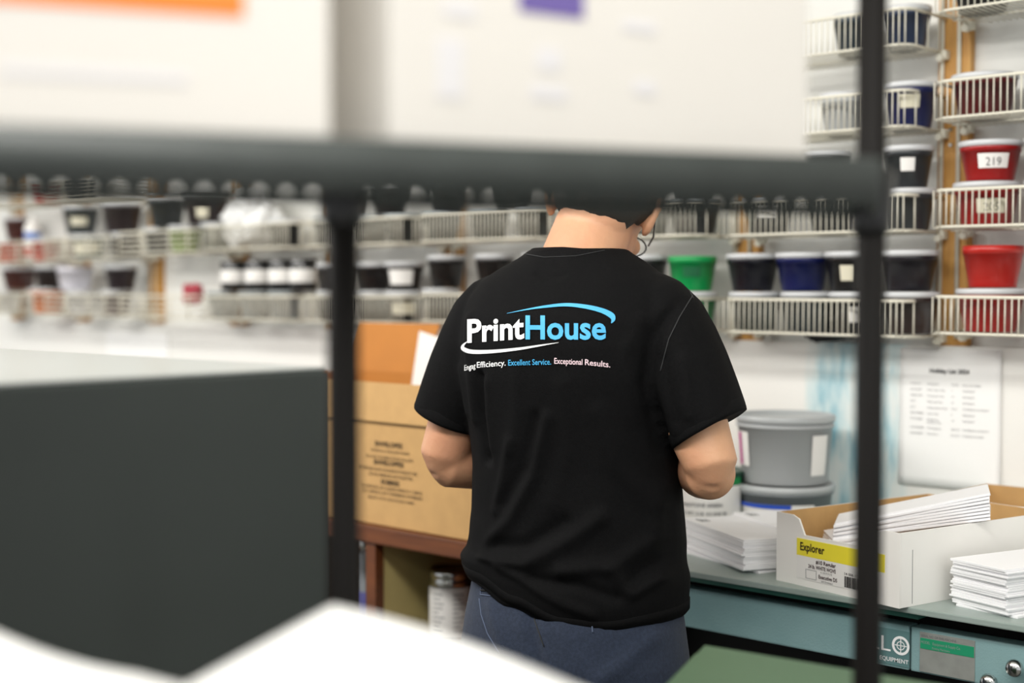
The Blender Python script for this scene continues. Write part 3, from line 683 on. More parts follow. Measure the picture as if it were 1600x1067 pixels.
# green padded box in the lower right foreground
g = onD(1092, 1002, 1.66); gz = g.z; e = empty('green_bin', (g.x, g.y, 0), YAW)
def prism(pts, z0, z1, bev):
    b_ = bmesh.new(); loft(b_, [[Vector((x, y, z)) for x, y in pts] for z in (z0, z1)]); bmesh.ops.recalc_face_normals(b_, faces=b_.faces)
    bmesh.ops.bevel(b_, geom=list(b_.edges), offset=bev, segments=3, affect='EDGES'); return b_
gp = [(0, 0), (-.11, -.295), (.13, -.375), (.42, -.31)]
obj('body', prism(gp, .04, gz - .03, .012), GREENM, e); obj('lid', prism([(x * 1.01 - .001, y * 1.01 + .001) for x, y in gp], gz - .03, gz, .012), GREENM, e)
for x, y in ((.0, -.06), (-.07, -.24), (.12, -.31), (.32, -.27)): obj('foot', B(x, x + .03, y - .03, y, 0, .04), DARK, e)
tag(e, 'blurred green metal bin in front of the teal table', 'bin')

# ------------------------------------------------------------------ foreground wire rack
RY = R_(20.0)        # yaw of the rack against the picture plane
rackyaw = YAW + RY
RP = onD(1360, 455, 1.235); rk = empty('wire_rack', (RP.x, RP.y, 0), rackyaw)     # origin at the back right post, x to the left is negative
RL, RDp = 1.22, .15; xL = -.467
def post(x, y, nm='post', top=2.1):
    b_ = bmesh.new(); tube(b_, [(x, y, .03), (x, y, top)], .0127, 24)
    for k in range(1, 40): 
        z = .05 * k; rings = [ring((x, y, z + dz), (r, 0, 0), (0, r, 0), 24) for dz, r in ((-.0012, .0122), (0, .0122), (.0012, .0122))]
    o = obj(nm, b_, POSTM, rk, smooth=True)
    b_ = bmesh.new(); tube(b_, [(x, y, 0), (x, y, .03)], [.02, .014], 16); obj('foot', b_, BLACKP, o)
    return o
for x, y in ((0, 0), (xL, 0), (-RL, 0)): post(x, y)
def shelf(z, front_h=.031, dep=RDp, xf=-.097):
    """top surface of the shelf at z"""
    b_ = bmesh.new(); zb = z - front_h; x0, x1, y0, y1 = -RL, .0, -dep, 0.
    for (ax, ay, bx, by) in ((x0, y0, xf, y0), (x0, y1, x1, y1), (x0, y0, x0, y1), (xf, y0, x1, y1)):
        rod(b_, (ax, ay, z - .0035), (bx, by, z - .0035), .0038, 8); rod(b_, (ax, ay, zb), (bx, by, zb), .0042, 8)
        Ln = math.hypot(bx - ax, by - ay); n = max(2, int(Ln / .020)); 
        for i in range(n):
            f0, f1, f2 = i / n, (i + .5) / n, (i + 1) / n
            wr_ = .0044 if ay == y1 and by == y1 else .0031; P = lambda f, zz: (ax + (bx - ax) * f, ay + (by - ay) * f, zz)
            rod(b_, P(f0, zb), P(f1, z - .003), wr_, 5); rod(b_, P(f1, z - .003), P(f2, zb), wr_, 5)
    box(b_, x0, xf, y0 - .0065, y0 - .0045, zb - .002, z - .001)
    n = 46
    for i in range(n + 1):
        x = x0 + (x1 - x0) * i / n; rod(b_, (x, y0 if x < xf else y0 * (x / xf), z - .0015), (x, y1, z - .0015), .0016, 5)
    for y in (y0 + .05, y0 + .10): rod(b_, (x0, y, z - .006), (xf * y / y0, y, z - .006), .003, 6)
    o = obj('wire_shelf', b_, RACKM, rk, smooth=True)
    for x, y in ((0, 0), (xL, 0), (-RL, 0)):
        c = bmesh.new(); tube(c, [(x, y, z - .05), (x, y, z - .045), (x, y, z + .004), (x, y, z + .006)], [.015, .017, .0205, .016], 20); obj('collar', c, BLACKP, o, smooth=True)
    return o
SZ = 1.519; shelf(SZ); LZ = 1.06; shelf(LZ, dep=.50, xf=-.30); shelf(.25, dep=.50, xf=-.30)      # upper shelf shallow, the lower ones deep
for x in (-.315, -RL): post(x, -.52, top=1.08)
tag(rk, 'dark wire shelving rack with black posts, blurred in the foreground', 'shelving rack')
rM = Matrix.Translation((RP.x, RP.y, 0)) @ Matrix.Rotation(rackyaw, 4, 'Z')
def rloc(x, y, z): return rM @ Vector((x, y, z))
# cartons on the upper shelf
UC = mat('bright_white_carton', '#dfdbd4', .6, noise=.02, nscale=3)
def upcarton(x0, y0, Wx, Dy, h, rz, label):
    e = empty('white_carton', rloc(x0, y0, SZ), rackyaw + rz)
    obj('body', B(0, Wx, 0, Dy, 0, h - .055, bev=.002), UC, e); obj('lid', B(-.003, Wx + .003, -.003, Dy + .003, h - .0548, h, bev=.003), UC, e)
    tag(e, label, 'carton'); return e
e1 = upcarton(-.91, -.15, .40, .12, .30, 0, 'white carton with orange print, left one on the upper rack shelf')
e2 = upcarton(-.47, -.15, .375, .12, .30, R_(13), 'white carton with purple print, right one on the upper rack shelf')
obj('orange_print', B(.10, .345, -.0008, -.0002, .073, .20), mat('orange_print', '#f0822c', .6), e1)
PG = mat('pale_grey_print', '#dddbdc', .7)
obj('grey_print', B(.20, .31, -.0008, -.0002, .030, .036), PG, e1)
obj('purple_print', B(.10, .155, -.0008, -.0002, .094, .17), mat('purple_print', '#6b5b9e', .6), e2)
for x, z, w2, h2 in ((.035, .03, .02, .04), (.04, .085, .025, .010), (.11, .035, .03, .010), (.115, .055, .02, .016), (.2, .045, .02, .010), (.19, .09, .03, .008)):
    obj('grey_print', B(x, x + w2, -.0008, -.0002, z, z + h2), PG, e2)
# loose paper piles on the lower shelf
def paper_pile(corner, yaw, W, D, z0, fz, label):
    """far corner of the pile; runs W to the right-near and D to the left-near"""
    b_ = bmesh.new(); n = 24; ax = Vector((math.cos(yaw), math.sin(yaw))); ay = Vector((math.sin(yaw), -math.cos(yaw))); top = {}; bot = {}
    for i in range(n + 1):
        for j in range(n + 1):
            s, t_ = i / n, j / n; x = ax.x * W * s + ay.x * D * t_; y = ax.y * W * s + ay.y * D * t_
            top[i, j] = b_.verts.new((x, y, fz(s, t_))); bot[i, j] = b_.verts.new((x * .98, y * .98, 0))
    for i in range(n):
        for j in range(n):
            b_.faces.new((top[i, j], top[i+1, j], top[i+1, j+1], top[i, j+1])); b_.faces.new((bot[i, j+1], bot[i+1, j+1], bot[i+1, j], bot[i, j]))
    for k in range(n):
        for (p, q) in (((k, 0), (k+1, 0)), ((n, k), (n, k+1)), ((k+1, n), (k, n)), ((0, k+1), (0, k))): b_.faces.new((top[q], top[p], bot[p], bot[q]))
    bmesh.ops.recalc_face_normals(b_, faces=b_.faces)
    o = obj('paper_pile', b_, PAPER, loc=(corner.x, corner.y, z0), smooth=True); tag(o, label, 'paper'); return o
pc = onD(520, 945, .98); ztop = pc.z - LZ
paper_pile(pc, YAW - R_(34), .34, .15, LZ, lambda s, t: ztop - .030 * s ** 1.2 * 1.5 - .028 * t + .008 * math.sin(5 * s + 1) * s, 'curled pile of white paper, large one at the bottom centre foreground')
pc2 = onD(-60, 962, .90); z2 = pc2.z - LZ
paper_pile(pc2, YAW - R_(20), .165, .10, LZ, lambda s, t: z2 - .026 * s - .014 * math.sin(3.1 * s) * .6 - .012 * t - .02 * max(0, s - .8), 'pile of white paper at the bottom left corner of the foreground')

# ------------------------------------------------------------------ the person
PO = RX * .099 + FW * 2.2; PYAW = YAW - R_(25)
PM = Matrix.Translation((PO.x, PO.y, 0)) @ Matrix.Rotation(PYAW, 4, 'Z'); PI_ = PM.inverted()
V = Vector
def hand(bm, wr, d, up, side, r=.0085):
    """wrist, finger direction, back-of-hand normal, thumb side direction"""
    d = d.normalized(); up = up.normalized(); sd = side.normalized()
    rings = []
    for f, w_, t_ in ((0, .024, .018), (.03, .032, .016), (.06, .040, .015), (.085, .039, .013), (.095, .034, .010)): rings.append(ring(wr + d * f, sd * w_, up * t_, 20, .85))
    loft(bm, rings)
    for k, (o_, ln) in enumerate(((.030, .066), (.010, .074), (-.010, .069), (-.029, .054))):
        b0 = wr + d * .085 + sd * o_; p1 = b0 + d * ln * .42 - up * .006; p2 = p1 + (d * .8 - up * .6).normalized() * ln * .33; p3 = p2 + (d * .5 - up * .85).normalized() * ln * .27
        tube(bm, [b0 - d * .02, b0, p1, p2, p3, p3 + (p3 - p2) * .15], [r, r, r * .95, r * .88, r * .75, r * .4], 12)
    b0 = wr + d * .025 + sd * .024; p1 = b0 + (sd * .8 + d * .6) * .035; p2 = p1 + (sd * .35 + d * .9 - up * .2) * .032; p3 = p2 + (d * .95 - up * .35) * .024
    tube(bm, [b0 - sd * .012, b0, p1, p2, p3], [.013, .013, .0115, .010, .006], 12)
bb_ = bmesh.new()
SHL, SHR = V((-.160, .012, 1.375)), V((.150, .0, 1.375)); ELL, ELR = V((-.224, -.012, 1.143)), V((.228, -.035, 1.153))
WRL, WRR = V((-.07, .215, 1.135)), V((.115, .205, 1.15))
# torso core and pelvis
rings = [ring((0, cy, z), (w_, 0, 0), (0, d_, 0), 32, .9) for z, w_, d_, cy in ((.84, .10, .08, 0), (.90, .150, .100, 0), (.98, .150, .100, 0), (1.08, .138, .092, 0), (1.2, .145, .10, 0), (1.3, .158, .105, .0), (1.38, .150, .095, .004), (1.42, .118, .075, .01), (1.45, .085, .06, .02), (1.475, .066, .058, .03))]
loft(bb_, rings)
NB = V((-.005, .022, 1.44)); HC_ = V((.012, .085, 1.556))
tube(bb_, [V((-.004, .010, 1.42)), V((-.002, .022, 1.455)), V((.0, .038, 1.485)), V((.004, .058, 1.515)), V((.010, .075, 1.545))], [.076, .068, .063, .062, .060], 24)
# head: own frame, turned to the right and bowed
HM = Matrix.Translation(HC_) @ Matrix.Rotation(R_(9), 4, 'Z') @ Matrix.Rotation(R_(13), 4, 'Y') @ Matrix.Rotation(R_(-27), 4, 'X')
def hp(x, y, z): return HM @ V((x, y, z))
def hellip(bm, c, rx, ry, rz, seg=24, rg=14):
    rings = []
    for i in range(1, rg):
        a = math.pi * i / rg; rings.append([HM @ (V(c) + V((rx * math.sin(a) * math.cos(2*math.pi*j/seg), ry * math.sin(a) * math.sin(2*math.pi*j/seg), -rz * math.cos(a)))) for j in range(seg)])
    loft(bm, rings)
hellip(bb_, (0, -.005, .025), .077, .096, .092); hellip(bb_, (0, .03, -.035), .062, .066, .078); hellip(bb_, (0, .055, -.078), .034, .034, .030)
hellip(bb_, (0, -.032, -.03), .058, .045, .055)
hellip(bb_, (0, .097, -.022), .012, .020, .028); hellip(bb_, (0, .107, -.036), .016, .013, .010); hellip(bb_, (0, .090, -.062), .024, .012, .006); hellip(bb_, (0, .091, -.072), .021, .011, .006)
hellip(bb_, (0, .083, .018), .055, .014, .010)
for s in (-1, 1):
    hellip(bb_, (s * .042, .072, -.025), .022, .018, .018); hellip(bb_, (s * .031, .084, .0), .013, .008, .009)
    # ear: curved rim, bowl and lobe
    tube(bb_, [hp(s*.074, .012, -.012), hp(s*.083, .004, .018), hp(s*.089, -.012, .026), hp(s*.092, -.024, .014), hp(s*.089, -.022, -.006), hp(s*.082, -.008, -.026), hp(s*.076, .004, -.034)], [.006, .006, .0065, .0065, .006, .0075, .006], 10)
    tube(bb_, [hp(s*.072, .0, .008), hp(s*.082, -.012, .006)], [.014, .011], 12); tube(bb_, [hp(s*.072, .0, -.012), hp(s*.081, -.010, -.010)], [.012, .010], 12)
# arms
for SH, EL, WR, s in ((SHL, ELL, WRL, -1), (SHR, ELR, WRR, 1)):
    m1 = SH.lerp(EL, .45) + V((s * .004, -.006, 0)); m0 = SH.lerp(EL, .75)
    tube(bb_, [SH + V((-s*.02, 0, .01)), SH, m1, m0, EL + V((0, 0, .012)), EL + V((0, 0, -.012))], [.042, .046, .046, .045, .040, .026], 24)
    fd = (WR - EL).normalized(); f1 = EL.lerp(WR, .28)
    tube(bb_, [EL - fd * .018, EL, f1 + V((0, 0, -.002)), EL.lerp(WR, .7), WR, WR + fd * .02], [.022, .037, .043, .034, .027, .024], 24, squash=1.04)
    hd = (fd + V((-s * .35, .1, .05))).normalized(); hand(bb_, WR + fd * .012, hd, V((s * .25, -.2, .9)).cross(hd).cross(hd) * -1, V((-s, 0, .0)) - hd * hd.dot(V((-s, 0, 0))))
# legs
for s in (-1, 1):
    tube(bb_, [(s*.075, 0, .90), (s*.082, 0, .80), (s*.09, .005, .52), (s*.092, -.012, .42), (s*.093, -.008, .2), (s*.093, -.008, .09)], [.085, .086, .058, .052, .045, .036], 24)
    rings = [ring((s*.095, y, .045), (w_, 0, 0), (0, 0, h_), 20) for y, w_, h_ in ((-.06, .025, .02), (-.05, .033, .035), (0, .035, .04), (.08, .042, .03), (.14, .036, .02), (.165, .02, .012))]
    loft(bb_, rings)
me = remeshed(bb_, .0042, 4); me.materials.append(SKIN); me.shade_smooth()
per = bpy.data.objects.new('person', me); COL.objects.link(per); per.matrix_world = PM
tag(per, 'person from behind in black t-shirt with white and blue back logo and navy trousers', 'person')
# hair
hb_ = bmesh.new(); seg, rg = 72, 30; rings = []
from mathutils import noise as NZ
for i in range(0, rg):
    f = i / (rg - 1); row = []
    for j in range(seg):
        th = 2 * math.pi * j / seg; fr = math.sin(th)     # fr=1 front, -1 back
        # lower limit of the hair as polar angle: low at the nape, high on the brow, arching over the ears
        low = R_(150) if fr < 0 else R_(150) - R_(86) * fr ** .7
        side = abs(math.cos(th)) ** 6; low -= R_(36) * side
        low += R_(3) * math.sin(th * 23) * (fr < .3)
        a = R_(3) + (low - R_(3)) * f
        p = V((.084 * math.sin(a) * math.cos(th), -.005 + .105 * math.sin(a) * math.sin(th), .02 + .104 * math.cos(a)))
        if p.y < -.02 and p.z < 0: p.y += (-p.z) * .12
        k = 1 + .02 * NZ.noise(p * 60) - (.10 * max(0, f - .9) * 10 * .5); row.append(HM @ (p * k))
    rings.append(row)
loft(hb_, rings, caps=False); hb_.faces.new(hb_.verts[:seg][::-1]); bmesh.ops.recalc_face_normals(hb_, faces=hb_.faces)
ho = obj('hair', hb_, HAIR, per, smooth=True); md = ho.modifiers.new('s', 'SOLIDIFY'); md.thickness = .006; md.offset = -1
# glasses
gb = bmesh.new()
for s in (-1, 1):
    tube(gb, [hp(s*.083, -.012, .012), hp(s*.081, .02, .012), hp(s*.075, .085, .008), hp(s*.066, .112, .004)], .0016, 8)
    tube(gb, [hp(s*.036 + .028*math.cos(t), .112, -.004 + .019*math.sin(t)) for t in [2*math.pi*k/20 for k in range(21)]], .0014, 6)
rod(gb, hp(-.009, .114, 0), hp(.009, .114, 0), .0014); obj('glasses', gb, BLACKP, per, smooth=True)

# t-shirt: torso and sleeves grown together
tb = bmesh.new()
def hemz(x):
    K = ((-.19, .978), (-.13, .971), (-.06, .945), (.04, .920), (.10, .917), (.18, .930))
    if x <= K[0][0]: return K[0][1]
    for (a, p), (b, q) in zip(K, K[1:]):
        if x <= b: f = (x - a) / (b - a); f = f * f * (3 - 2 * f); return p + (q - p) * f
    return K[-1][1]
secs = [  # z, cx, w, d, cy, exponent
 (.905, .000, .176, .128, .000, .88), (.930, .000, .178, .132, .000, .88), (.965, -.003, .180, .135, .000, .88), (.985, -.004, .180, .134, .0, .88), (1.03, .000, .174, .126, .0, .88), (1.08, .002, .169, .121, .0, .88), (1.15, .000, .166, .118, -.002, .88),
 (1.22, -.004, .168, .120, -.004, .86), (1.29, -.006, .176, .124, -.006, .84), (1.34, -.007, .178, .124, -.006, .84), (1.38, -.007, .175, .117, -.004, .86), (1.41, -.007, .170, .106, .002, .9),
 (1.435, -.006, .152, .096, .006, .95), (1.458, -.005, .122, .086, .014, 1.), (1.476, -.004, .092, .079, .022, 1.), (1.486, -.004, .080, .073, .026, 1.)]
loft(tb, [ring((cx, cy, z), (w_, 0, 0), (0, d_, 0), 48, e_) for z, cx, w_, d_, cy, e_ in secs])
# sleeves
SLV = {}
for SH, EL, s in ((SHL, ELL, -1), (SHR, ELR, 1)):
    if s < 0: H0, wu, wd = V((-.218, -.002, 1.215)), .054, .054
    else: H0, wu, wd = V((.222, -.022, 1.218)), .055, .055
    ax = (H0 - SH).normalized()
    tilt = V((s * .052, 0, .022)) if s < 0 else V((s * .050, 0, .030))   # outer edge of the hem sits higher
    st = SH + V((-s * .012, .0, .004)); rs = []
    for f, rx_, ry_ in ((-.34, .030, .034), (-.22, .050, .056), (0, .065, .070), (.25, .068, .073), (.5, .067, .072), (.75, .064, .069), (1., .061, .064)):
        c = st.lerp(H0, f); p0_ = V((s * .91, 0, .42)); g_ = max(0, f); hor = (p0_ * (1 - g_) + tilt.normalized() * g_).normalized(); perp = V((0, 1, 0))
        rs.append(ring(c, hor * rx_, perp * ry_, 36, .92))
    loft(tb, rs); SLV[s] = (H0, tilt.normalized() * .0585, V((0, .0615, 0)), ax)
me = remeshed(tb, .0045, 11)
# cloth folds: ridges (+) and creases (-) drawn as lines over the back, given in (side, height) metres of the person
def loc_px(px, py):
    p = onD(px, py, 2.12); q = PI_ @ p; return V((q.x, q.z))
folds = []
def fold(pts, amp, wd): folds.append(([loc_px(*p) for p in pts], amp * 1.35, wd))
fold([(738, 590), (737, 650), (745, 720)], -.008, .009)
fold([(750, 600), (752, 700)], .003, .012)
fold([(1082, 462), (1045, 520), (1032, 600), (1052, 700)], -.007, .010)
fold([(700, 500), (712, 580), (715, 660)], .0035, .009); fold([(676, 580), (690, 650)], .003, .008)
fold([(870, 650), (845, 740), (800, 810), (752, 850)], .005, .010); fold([(852, 650), (825, 730), (780, 790)], -.004, .010)
fold([(800, 690), (778, 760), (765, 800)], .0035, .009)
fold([(745, 880), (830, 880), (920, 830), (960, 800)], .006, .013); fold([(760, 855), (830, 850), (900, 810)], -.005, .012)
fold([(1050, 760), (1045, 830), (990, 870), (900, 885)], .0055, .012); fold([(1060, 800), (1060, 860), (1010, 900)], -.005, .012)
fold([(980, 880), (1015, 920), (1045, 900)], .005, .010); fold([(850, 905), (930, 905), (990, 925)], -.004, .010); fold([(780, 895), (860, 925), (950, 955)], .004, .010)
fold([(1020, 500), (1000, 560), (1025, 625)], .002, .010); fold([(960, 640), (985, 720), (1040, 780)], .003, .014)
fold([(830, 425), (860, 432), (880, 428)], -.002, .006); fold([(900, 600), (905, 700), (880, 780)], .002, .014); fold([(820, 560), (815, 640), (800, 700)], .002, .012)
fold([(1095, 560), (1110, 640)], .003, .01); fold([(1060, 560), (1080, 650)], -.003, .01)
def seg_d(p, a, b):
    ab = b - a; t_ = max(0, min(1, (p - a).dot(ab) / ab.length_squared)); return (p - (a + ab * t_)).length
def shirt_disp(co, no):
    k = 0
    wb = max(0, min(1, (-co.y - .02) / .05)) if no.y < .2 else 0
    p = V((co.x, co.z))
    if wb > 0:
        for pts, amp, wd in folds:
            if min(abs(p.y - q.y) for q in pts) > .15 and not (min(q.y for q in pts) < p.y < max(q.y for q in pts)): continue
            d = min(seg_d(p, pts[i], pts[i+1]) for i in range(len(pts) - 1))
            if d < wd * 3: k += amp * wb * math.exp(-(d / wd) ** 2)
    k += .0030 * NZ.noise(V((co.x * 9, co.y * 9, co.z * 5))) + .0018 * NZ.noise(V((co.x * 22, co.y * 22, co.z * 9 + 5)))
    if co.z < 1.1: k += .004 * NZ.noise(V((co.x * 7 + 3, co.y * 7, co.z * 22))) * min(1, (1.1 - co.z) / .08)
    return k
nrm = [v.normal.copy() for v in me.vertices]
for v, n_ in zip(me.vertices, nrm):
    v.co += n_ * shirt_disp(v.co, n_)
    if v.co.z > 1.42 and v.co.y > .02: v.co.z -= .036 * min(1, (v.co.y - .02) / .07) * min(1, (v.co.z - 1.42) / .05)
    if v.co.z < 1.02:      # slanted hem
        f = (1.02 - v.co.z) / .115; v.co.z += f * (hemz(v.co.x) - .905)
me.update(); me.materials.append(SHIRT); me.shade_smooth()
ts = bpy.data.objects.new('t_shirt', me); COL.objects.link(ts); ts.parent = per
bvh = BVHTree.FromPolygons([v.co.copy() for v in me.vertices], [p.vertices[:] for p in me.polygons])
# sleeve hems, neck band and bottom band hug the cloth
def hug(p, c, off):
    """push a point on a ray from c out to the cloth"""
    d = (p - c).normalized(); hit = bvh.ray_cast(c + d * .30, -d)
    return (hit[0] + d * off) if hit[0] is not None else p
def band_loop(name, rows, m, parent):
    b_ = bmesh.new(); loft(b_, rows + [rows[0]], caps=False); bmesh.ops.recalc_face_normals(b_, faces=b_.faces); return obj(name, b_, m, parent, smooth=True)
for s in (-1, 1):
    H0, a_, b2, ax = SLV[s]; rows = []
    for du, off in ((-.020, .0005), (-.018, .0022), (-.004, .0026), (.001, .0016), (.001, -.003)):
        rows.append([hug(H0 + ax * du + a_ * math.cos(t) + b2 * math.sin(t), H0 + ax * du, 0) if False else (H0 + ax * du) + (a_ * math.cos(t) * (1 + (off + .0012) / .058) + b2 * math.sin(t) * (1 + (off + .0012) / .058)) for t in [2*math.pi*k/48 for k in range(48)]])
    band_loop('sleeve_hem', rows, SHIRT, ts)
def ringband(name, c, z, cx, cy, w_, d_, hgt, rise, m, parent, off=.0015, slope=0):
    rows = []
    for dz, o_ in ((0, -.002), (0, off), (hgt * .9, off), (hgt, -.001)):
        rr2 = []
        for k in range(64):
            t = 2*math.pi*k/64; dirv = V((math.cos(t), math.sin(t), 0)); zz = z(dirv) + dz
            cc = V((cx, cy, zz)); hit = bvh.ray_cast(cc + dirv * .4, -dirv); p = hit[0] if hit[0] is not None else cc + V((dirv.x * w_, dirv.y * d_, 0))
            if (p - cc).length > .25: p = cc + V((dirv.x * w_, dirv.y * d_, 0))
            rr2.append(p + dirv * o_)
        rows.append(rr2)
    return band_loop(name, rows, m, parent)
rows = []
for off, dz in ((-.004, .002), (.0022, -.016), (.0028, -.010), (.0022, .006), (.0, .0075), (-.010, .006)):
    rows.append([V((-.004 + (.079 + off + (.010 if dz < 0 else 0) * 0 - dz * .55) * math.cos(t), .026 + (.072 + off - dz * .55) * math.sin(t), 1.480 + dz - .034 * max(0, math.sin(t)) ** 1.5 - .006 * max(0, math.cos(t)))) for t in [2*math.pi*k/64 for k in range(64)]])
band_loop('neck_band', rows, SHIRT, ts)
def zhem(d): 
    return hemz(d.x * .17) + .007
ringband('bottom_hem', None, zhem, 0, 0, .178, .13, .016, 0, SHIRT, ts)
# seams as fine stitched lines following the cloth
def seam(name, pts, m, parent, r=.0009, tgt=None, D=None):
    b_ = bmesh.new(); out = []
    for i in range(len(pts) - 1):
        for k in range(8):
            f = k / 8; px = pts[i][0] * (1 - f) + pts[i+1][0] * f; py = pts[i][1] * (1 - f) + pts[i+1][1] * f; out.append((px, py))
    out.append(pts[-1]); P3 = []
    o3 = PI_ @ C0
    for px, py in out:
        d = (PI_.to_3x3() @ ray(px, py)).normalized(); hit = (tgt or bvh).ray_cast(o3, d)
        if hit[0] is not None: P3.append(hit[0] + hit[1] * r * .6)
    if len(P3) > 1: tube(b_, P3, r, 6); return obj(name, b_, m, parent, smooth=True)
    b_.free()
seam('seam', [(1082, 462), (1062, 495), (1045, 530), (1032, 580)], STITCH, ts)
seam('seam', [(1060, 432), (1075, 450), (1083, 466)], STITCH, ts)
seam('seam', [(815, 396), (850, 402), (900, 400), (945, 391)], STITCH, ts, .0007)
# logo: shapes laid on the cloth by a ray toward it, then lifted a hair above
o3 = PI_ @ C0
def on_shirt(px, py, lift=.002):
    d = (PI_.to_3x3() @ ray(px, py)).normalized(); hit = bvh.ray_cast(o3, d)
    return hit[0] - d * lift
def cloth_print(name, me, m):
    b_ = bmesh.new(); b_.from_mesh(me); bmesh.ops.triangulate(b_, faces=b_.faces)
    for _ in range(5):
        es = [e for e in b_.edges if e.calc_length() > 3.0]
        if not es: break
        bmesh.ops.subdivide_edges(b_, edges=es, cuts=1); bmesh.ops.triangulate(b_, faces=b_.faces)
    for v in b_.verts: v.co = on_shirt(v.co.x, v.co.y)
    out = bpy.data.meshes.new(name); b_.to_mesh(out); b_.free(); return put_mesh(name, out, m, ts)
def ptext(s, x0, x1, yb0, yb1, hh, m, bold, name='logo_lettering'):
    me = fit_text(s, x0, x1, 0, hh, bold)
    for v in me.vertices:
        f = (v.co.x - x0) / (x1 - x0); v.co = V((v.co.x, yb0 + (yb1 - yb0) * f - v.co.y, 0))
    return cloth_print(name, me, m)
def glyphs(s, boxes, m, bold):
    for ch, (x0, x1, yb, hh) in zip(s, boxes): ptext(ch, x0, x1, yb, yb, hh, m, bold)
ptext('Print', 730, 819, 534.5, 528, 35, PWHITE, .028); ptext('House', 821, 947, 529, 529.5, 36, PBLUE, .024)
def swoosh(name, pts, m):
    me = bpy.data.meshes.new('s'); b_ = bmesh.new(); prev = None
    # Catmull-Rom through (x, y, half width)
    P = [V(p) for p in pts]; P = [P[0]] + P + [P[-1]]; dense = []
    for i in range(1, len(P) - 2):
        for k in range(8):
            t = k / 8; dense.append(.5 * ((2*P[i]) + (P[i+1] - P[i-1]) * t + (2*P[i-1] - 5*P[i] + 4*P[i+1] - P[i+2]) * t*t + (3*P[i] - P[i-1] - 3*P[i+1] + P[i+2]) * t**3))
    dense.append(P[-2])
    for i, p in enumerate(dense):
        a = dense[max(0, i-1)]; b = dense[min(len(dense)-1, i+1)]; d = V((b.x - a.x, b.y - a.y)).normalized(); n_ = V((-d.y, d.x)) * max(p.z, .15)
        v = [b_.verts.new((p.x + n_.x, p.y + n_.y, 0)), b_.verts.new((p.x - n_.x, p.y - n_.y, 0))]
        if prev: b_.faces.new((prev[0], prev[1], v[1], v[0]))
        prev = v
    b_.to_mesh(me); b_.free(); return cloth_print(name, me, m)
swoosh('logo_swoosh', [(792, 489.5, .2), (825, 483, 1.0), (855, 478.5, 2.0), (885, 476, 2.6), (915, 479, 3.2), (940, 485, 3.8), (955, 492.5, 4.4), (958, 499, 3.2), (955, 505, .4)], PBLUE)
swoosh('logo_swoosh', [(731, 533, .2), (724, 539, 1.8), (724, 545, 3.2), (738, 549.5, 3.2), (770, 549, 2.7), (810, 545, 2.0), (845, 539.5, 1.2), (873, 535, .2)], PWHITE)
ptext('Engag', 725.5, 743, 579, 575, 8.5, PWHITE, .012, 'tagline'); ptext('Efficiency.', 745, 790, 574.5, 571, 9, PWHITE, .012, 'tagline')
ptext('Excellent Service.', 794, 861, 571, 569.5, 9, PBLUE, .012, 'tagline'); ptext('Exceptional', 866, 910, 568, 570, 9, PPINK, .012, 'tagline'); ptext('Results.', 914, 953.5, 570, 574, 9, PPINK, .012, 'tagline')

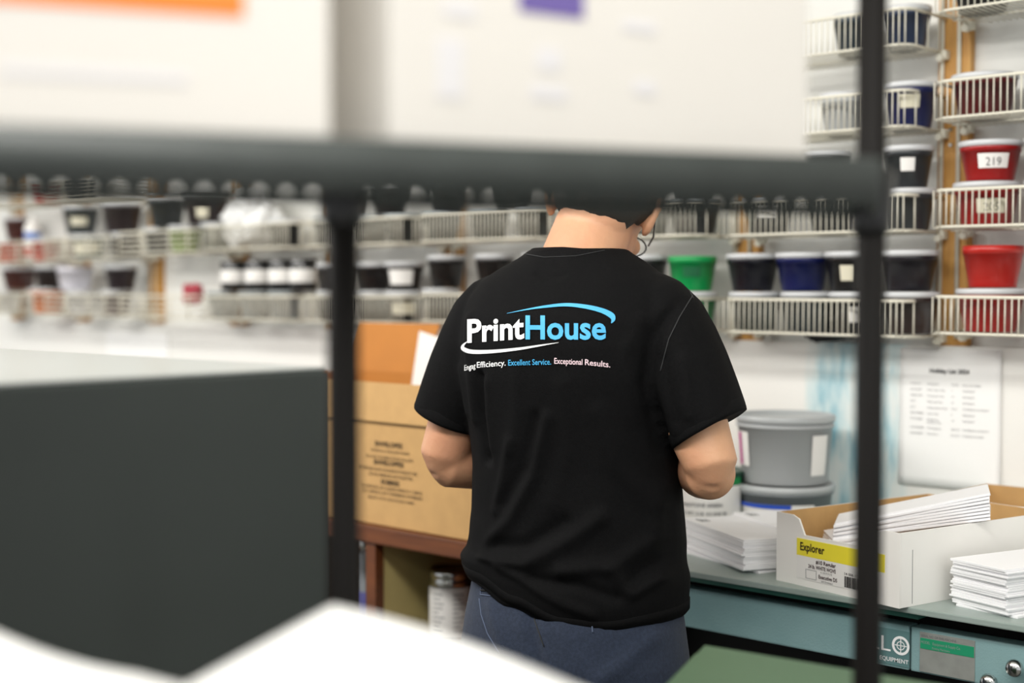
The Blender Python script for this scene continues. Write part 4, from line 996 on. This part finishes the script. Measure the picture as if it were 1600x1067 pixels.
# trousers
pb_ = bmesh.new()
loft(pb_, [ring((cx, cy, z), (w_, 0, 0), (0, d_, 0), 40, .88) for z, cx, w_, d_, cy in ((.80, 0, .180, .128, -.004), (.86, 0, .182, .134, -.008), (.92, 0, .174, .128, -.006), (.975, 0, .166, .115, .0), (1.01, 0, .16, .108, 0))])
for s in (-1, 1):
    loft(pb_, [ring((s * x, y, z), (w_, 0, 0), (0, d_, 0), 32, .92) for z, x, y, w_, d_ in ((.84, .085, -.004, .095, .122), (.74, .09, 0, .093, .11), (.5, .093, .005, .08, .085), (.3, .094, 0, .072, .076), (.1, .095, 0, .066, .072), (.045, .095, .003, .066, .074))])
me = remeshed(pb_, .006, 5)
pf = []
def pfold(pts, amp, wd): pf.append(([loc_px(*p) for p in pts], amp, wd))
pfold([(835, 925), (850, 985), (870, 1040)], -.006, .010); pfold([(760, 950), (790, 1000), (800, 1040)], .004, .012); pfold([(1040, 985), (1000, 1020), (960, 1050)], .004, .012); pfold([(890, 950), (930, 1010), (960, 1060)], .003, .014)
nrm = [v.normal.copy() for v in me.vertices]
for v, n_ in zip(me.vertices, nrm):
    k = .003 * NZ.noise(V((v.co.x * 8, v.co.y * 8, v.co.z * 6)))
    if v.co.y < -.02:
        p = V((v.co.x, v.co.z))
        for pts, amp, wd in pf:
            d = min(seg_d(p, pts[i], pts[i+1]) for i in range(len(pts) - 1))
            if d < wd * 3: k += amp * math.exp(-(d / wd) ** 2)
    v.co += n_ * k
me.update(); me.materials.append(PANTS); me.shade_smooth(); tr = bpy.data.objects.new('trousers', me); COL.objects.link(tr); tr.parent = per
bvp = BVHTree.FromPolygons([v.co.copy() for v in me.vertices], [p.vertices[:] for p in me.polygons])
seam('pocket_stitching', [(752, 917), (786, 921), (785, 933), (751, 929), (752, 917)], NSTITCH, tr, .0009, bvp)
seam('pocket_slit', [(752, 922), (785, 926)], DARK, tr, .0014, bvp)
seam('side_seam', [(749, 935), (752, 960), (762, 990), (780, 1020)], NSTITCH, tr, .0008, bvp)
seam('belt_loop', [(925, 974), (926, 988)], NSTITCH, tr, .0012, bvp)
seam('back_seam', [(828, 925), (836, 970), (850, 1010)], STITCH, tr, .001, bvp)
# shoes
for s in (-1, 1):
    b_ = bmesh.new(); loft(b_, [ring((s*.095, y, zc), (w_, 0, 0), (0, 0, h_), 24, .8) for y, w_, h_, zc in ((-.075, .03, .03, .04), (-.065, .04, .045, .047), (0, .042, .05, .052), (.06, .047, .042, .044), (.13, .05, .032, .034), (.18, .038, .024, .027), (.20, .02, .014, .022))])
    obj('shoe', b_, BLACKP, per, smooth=True)
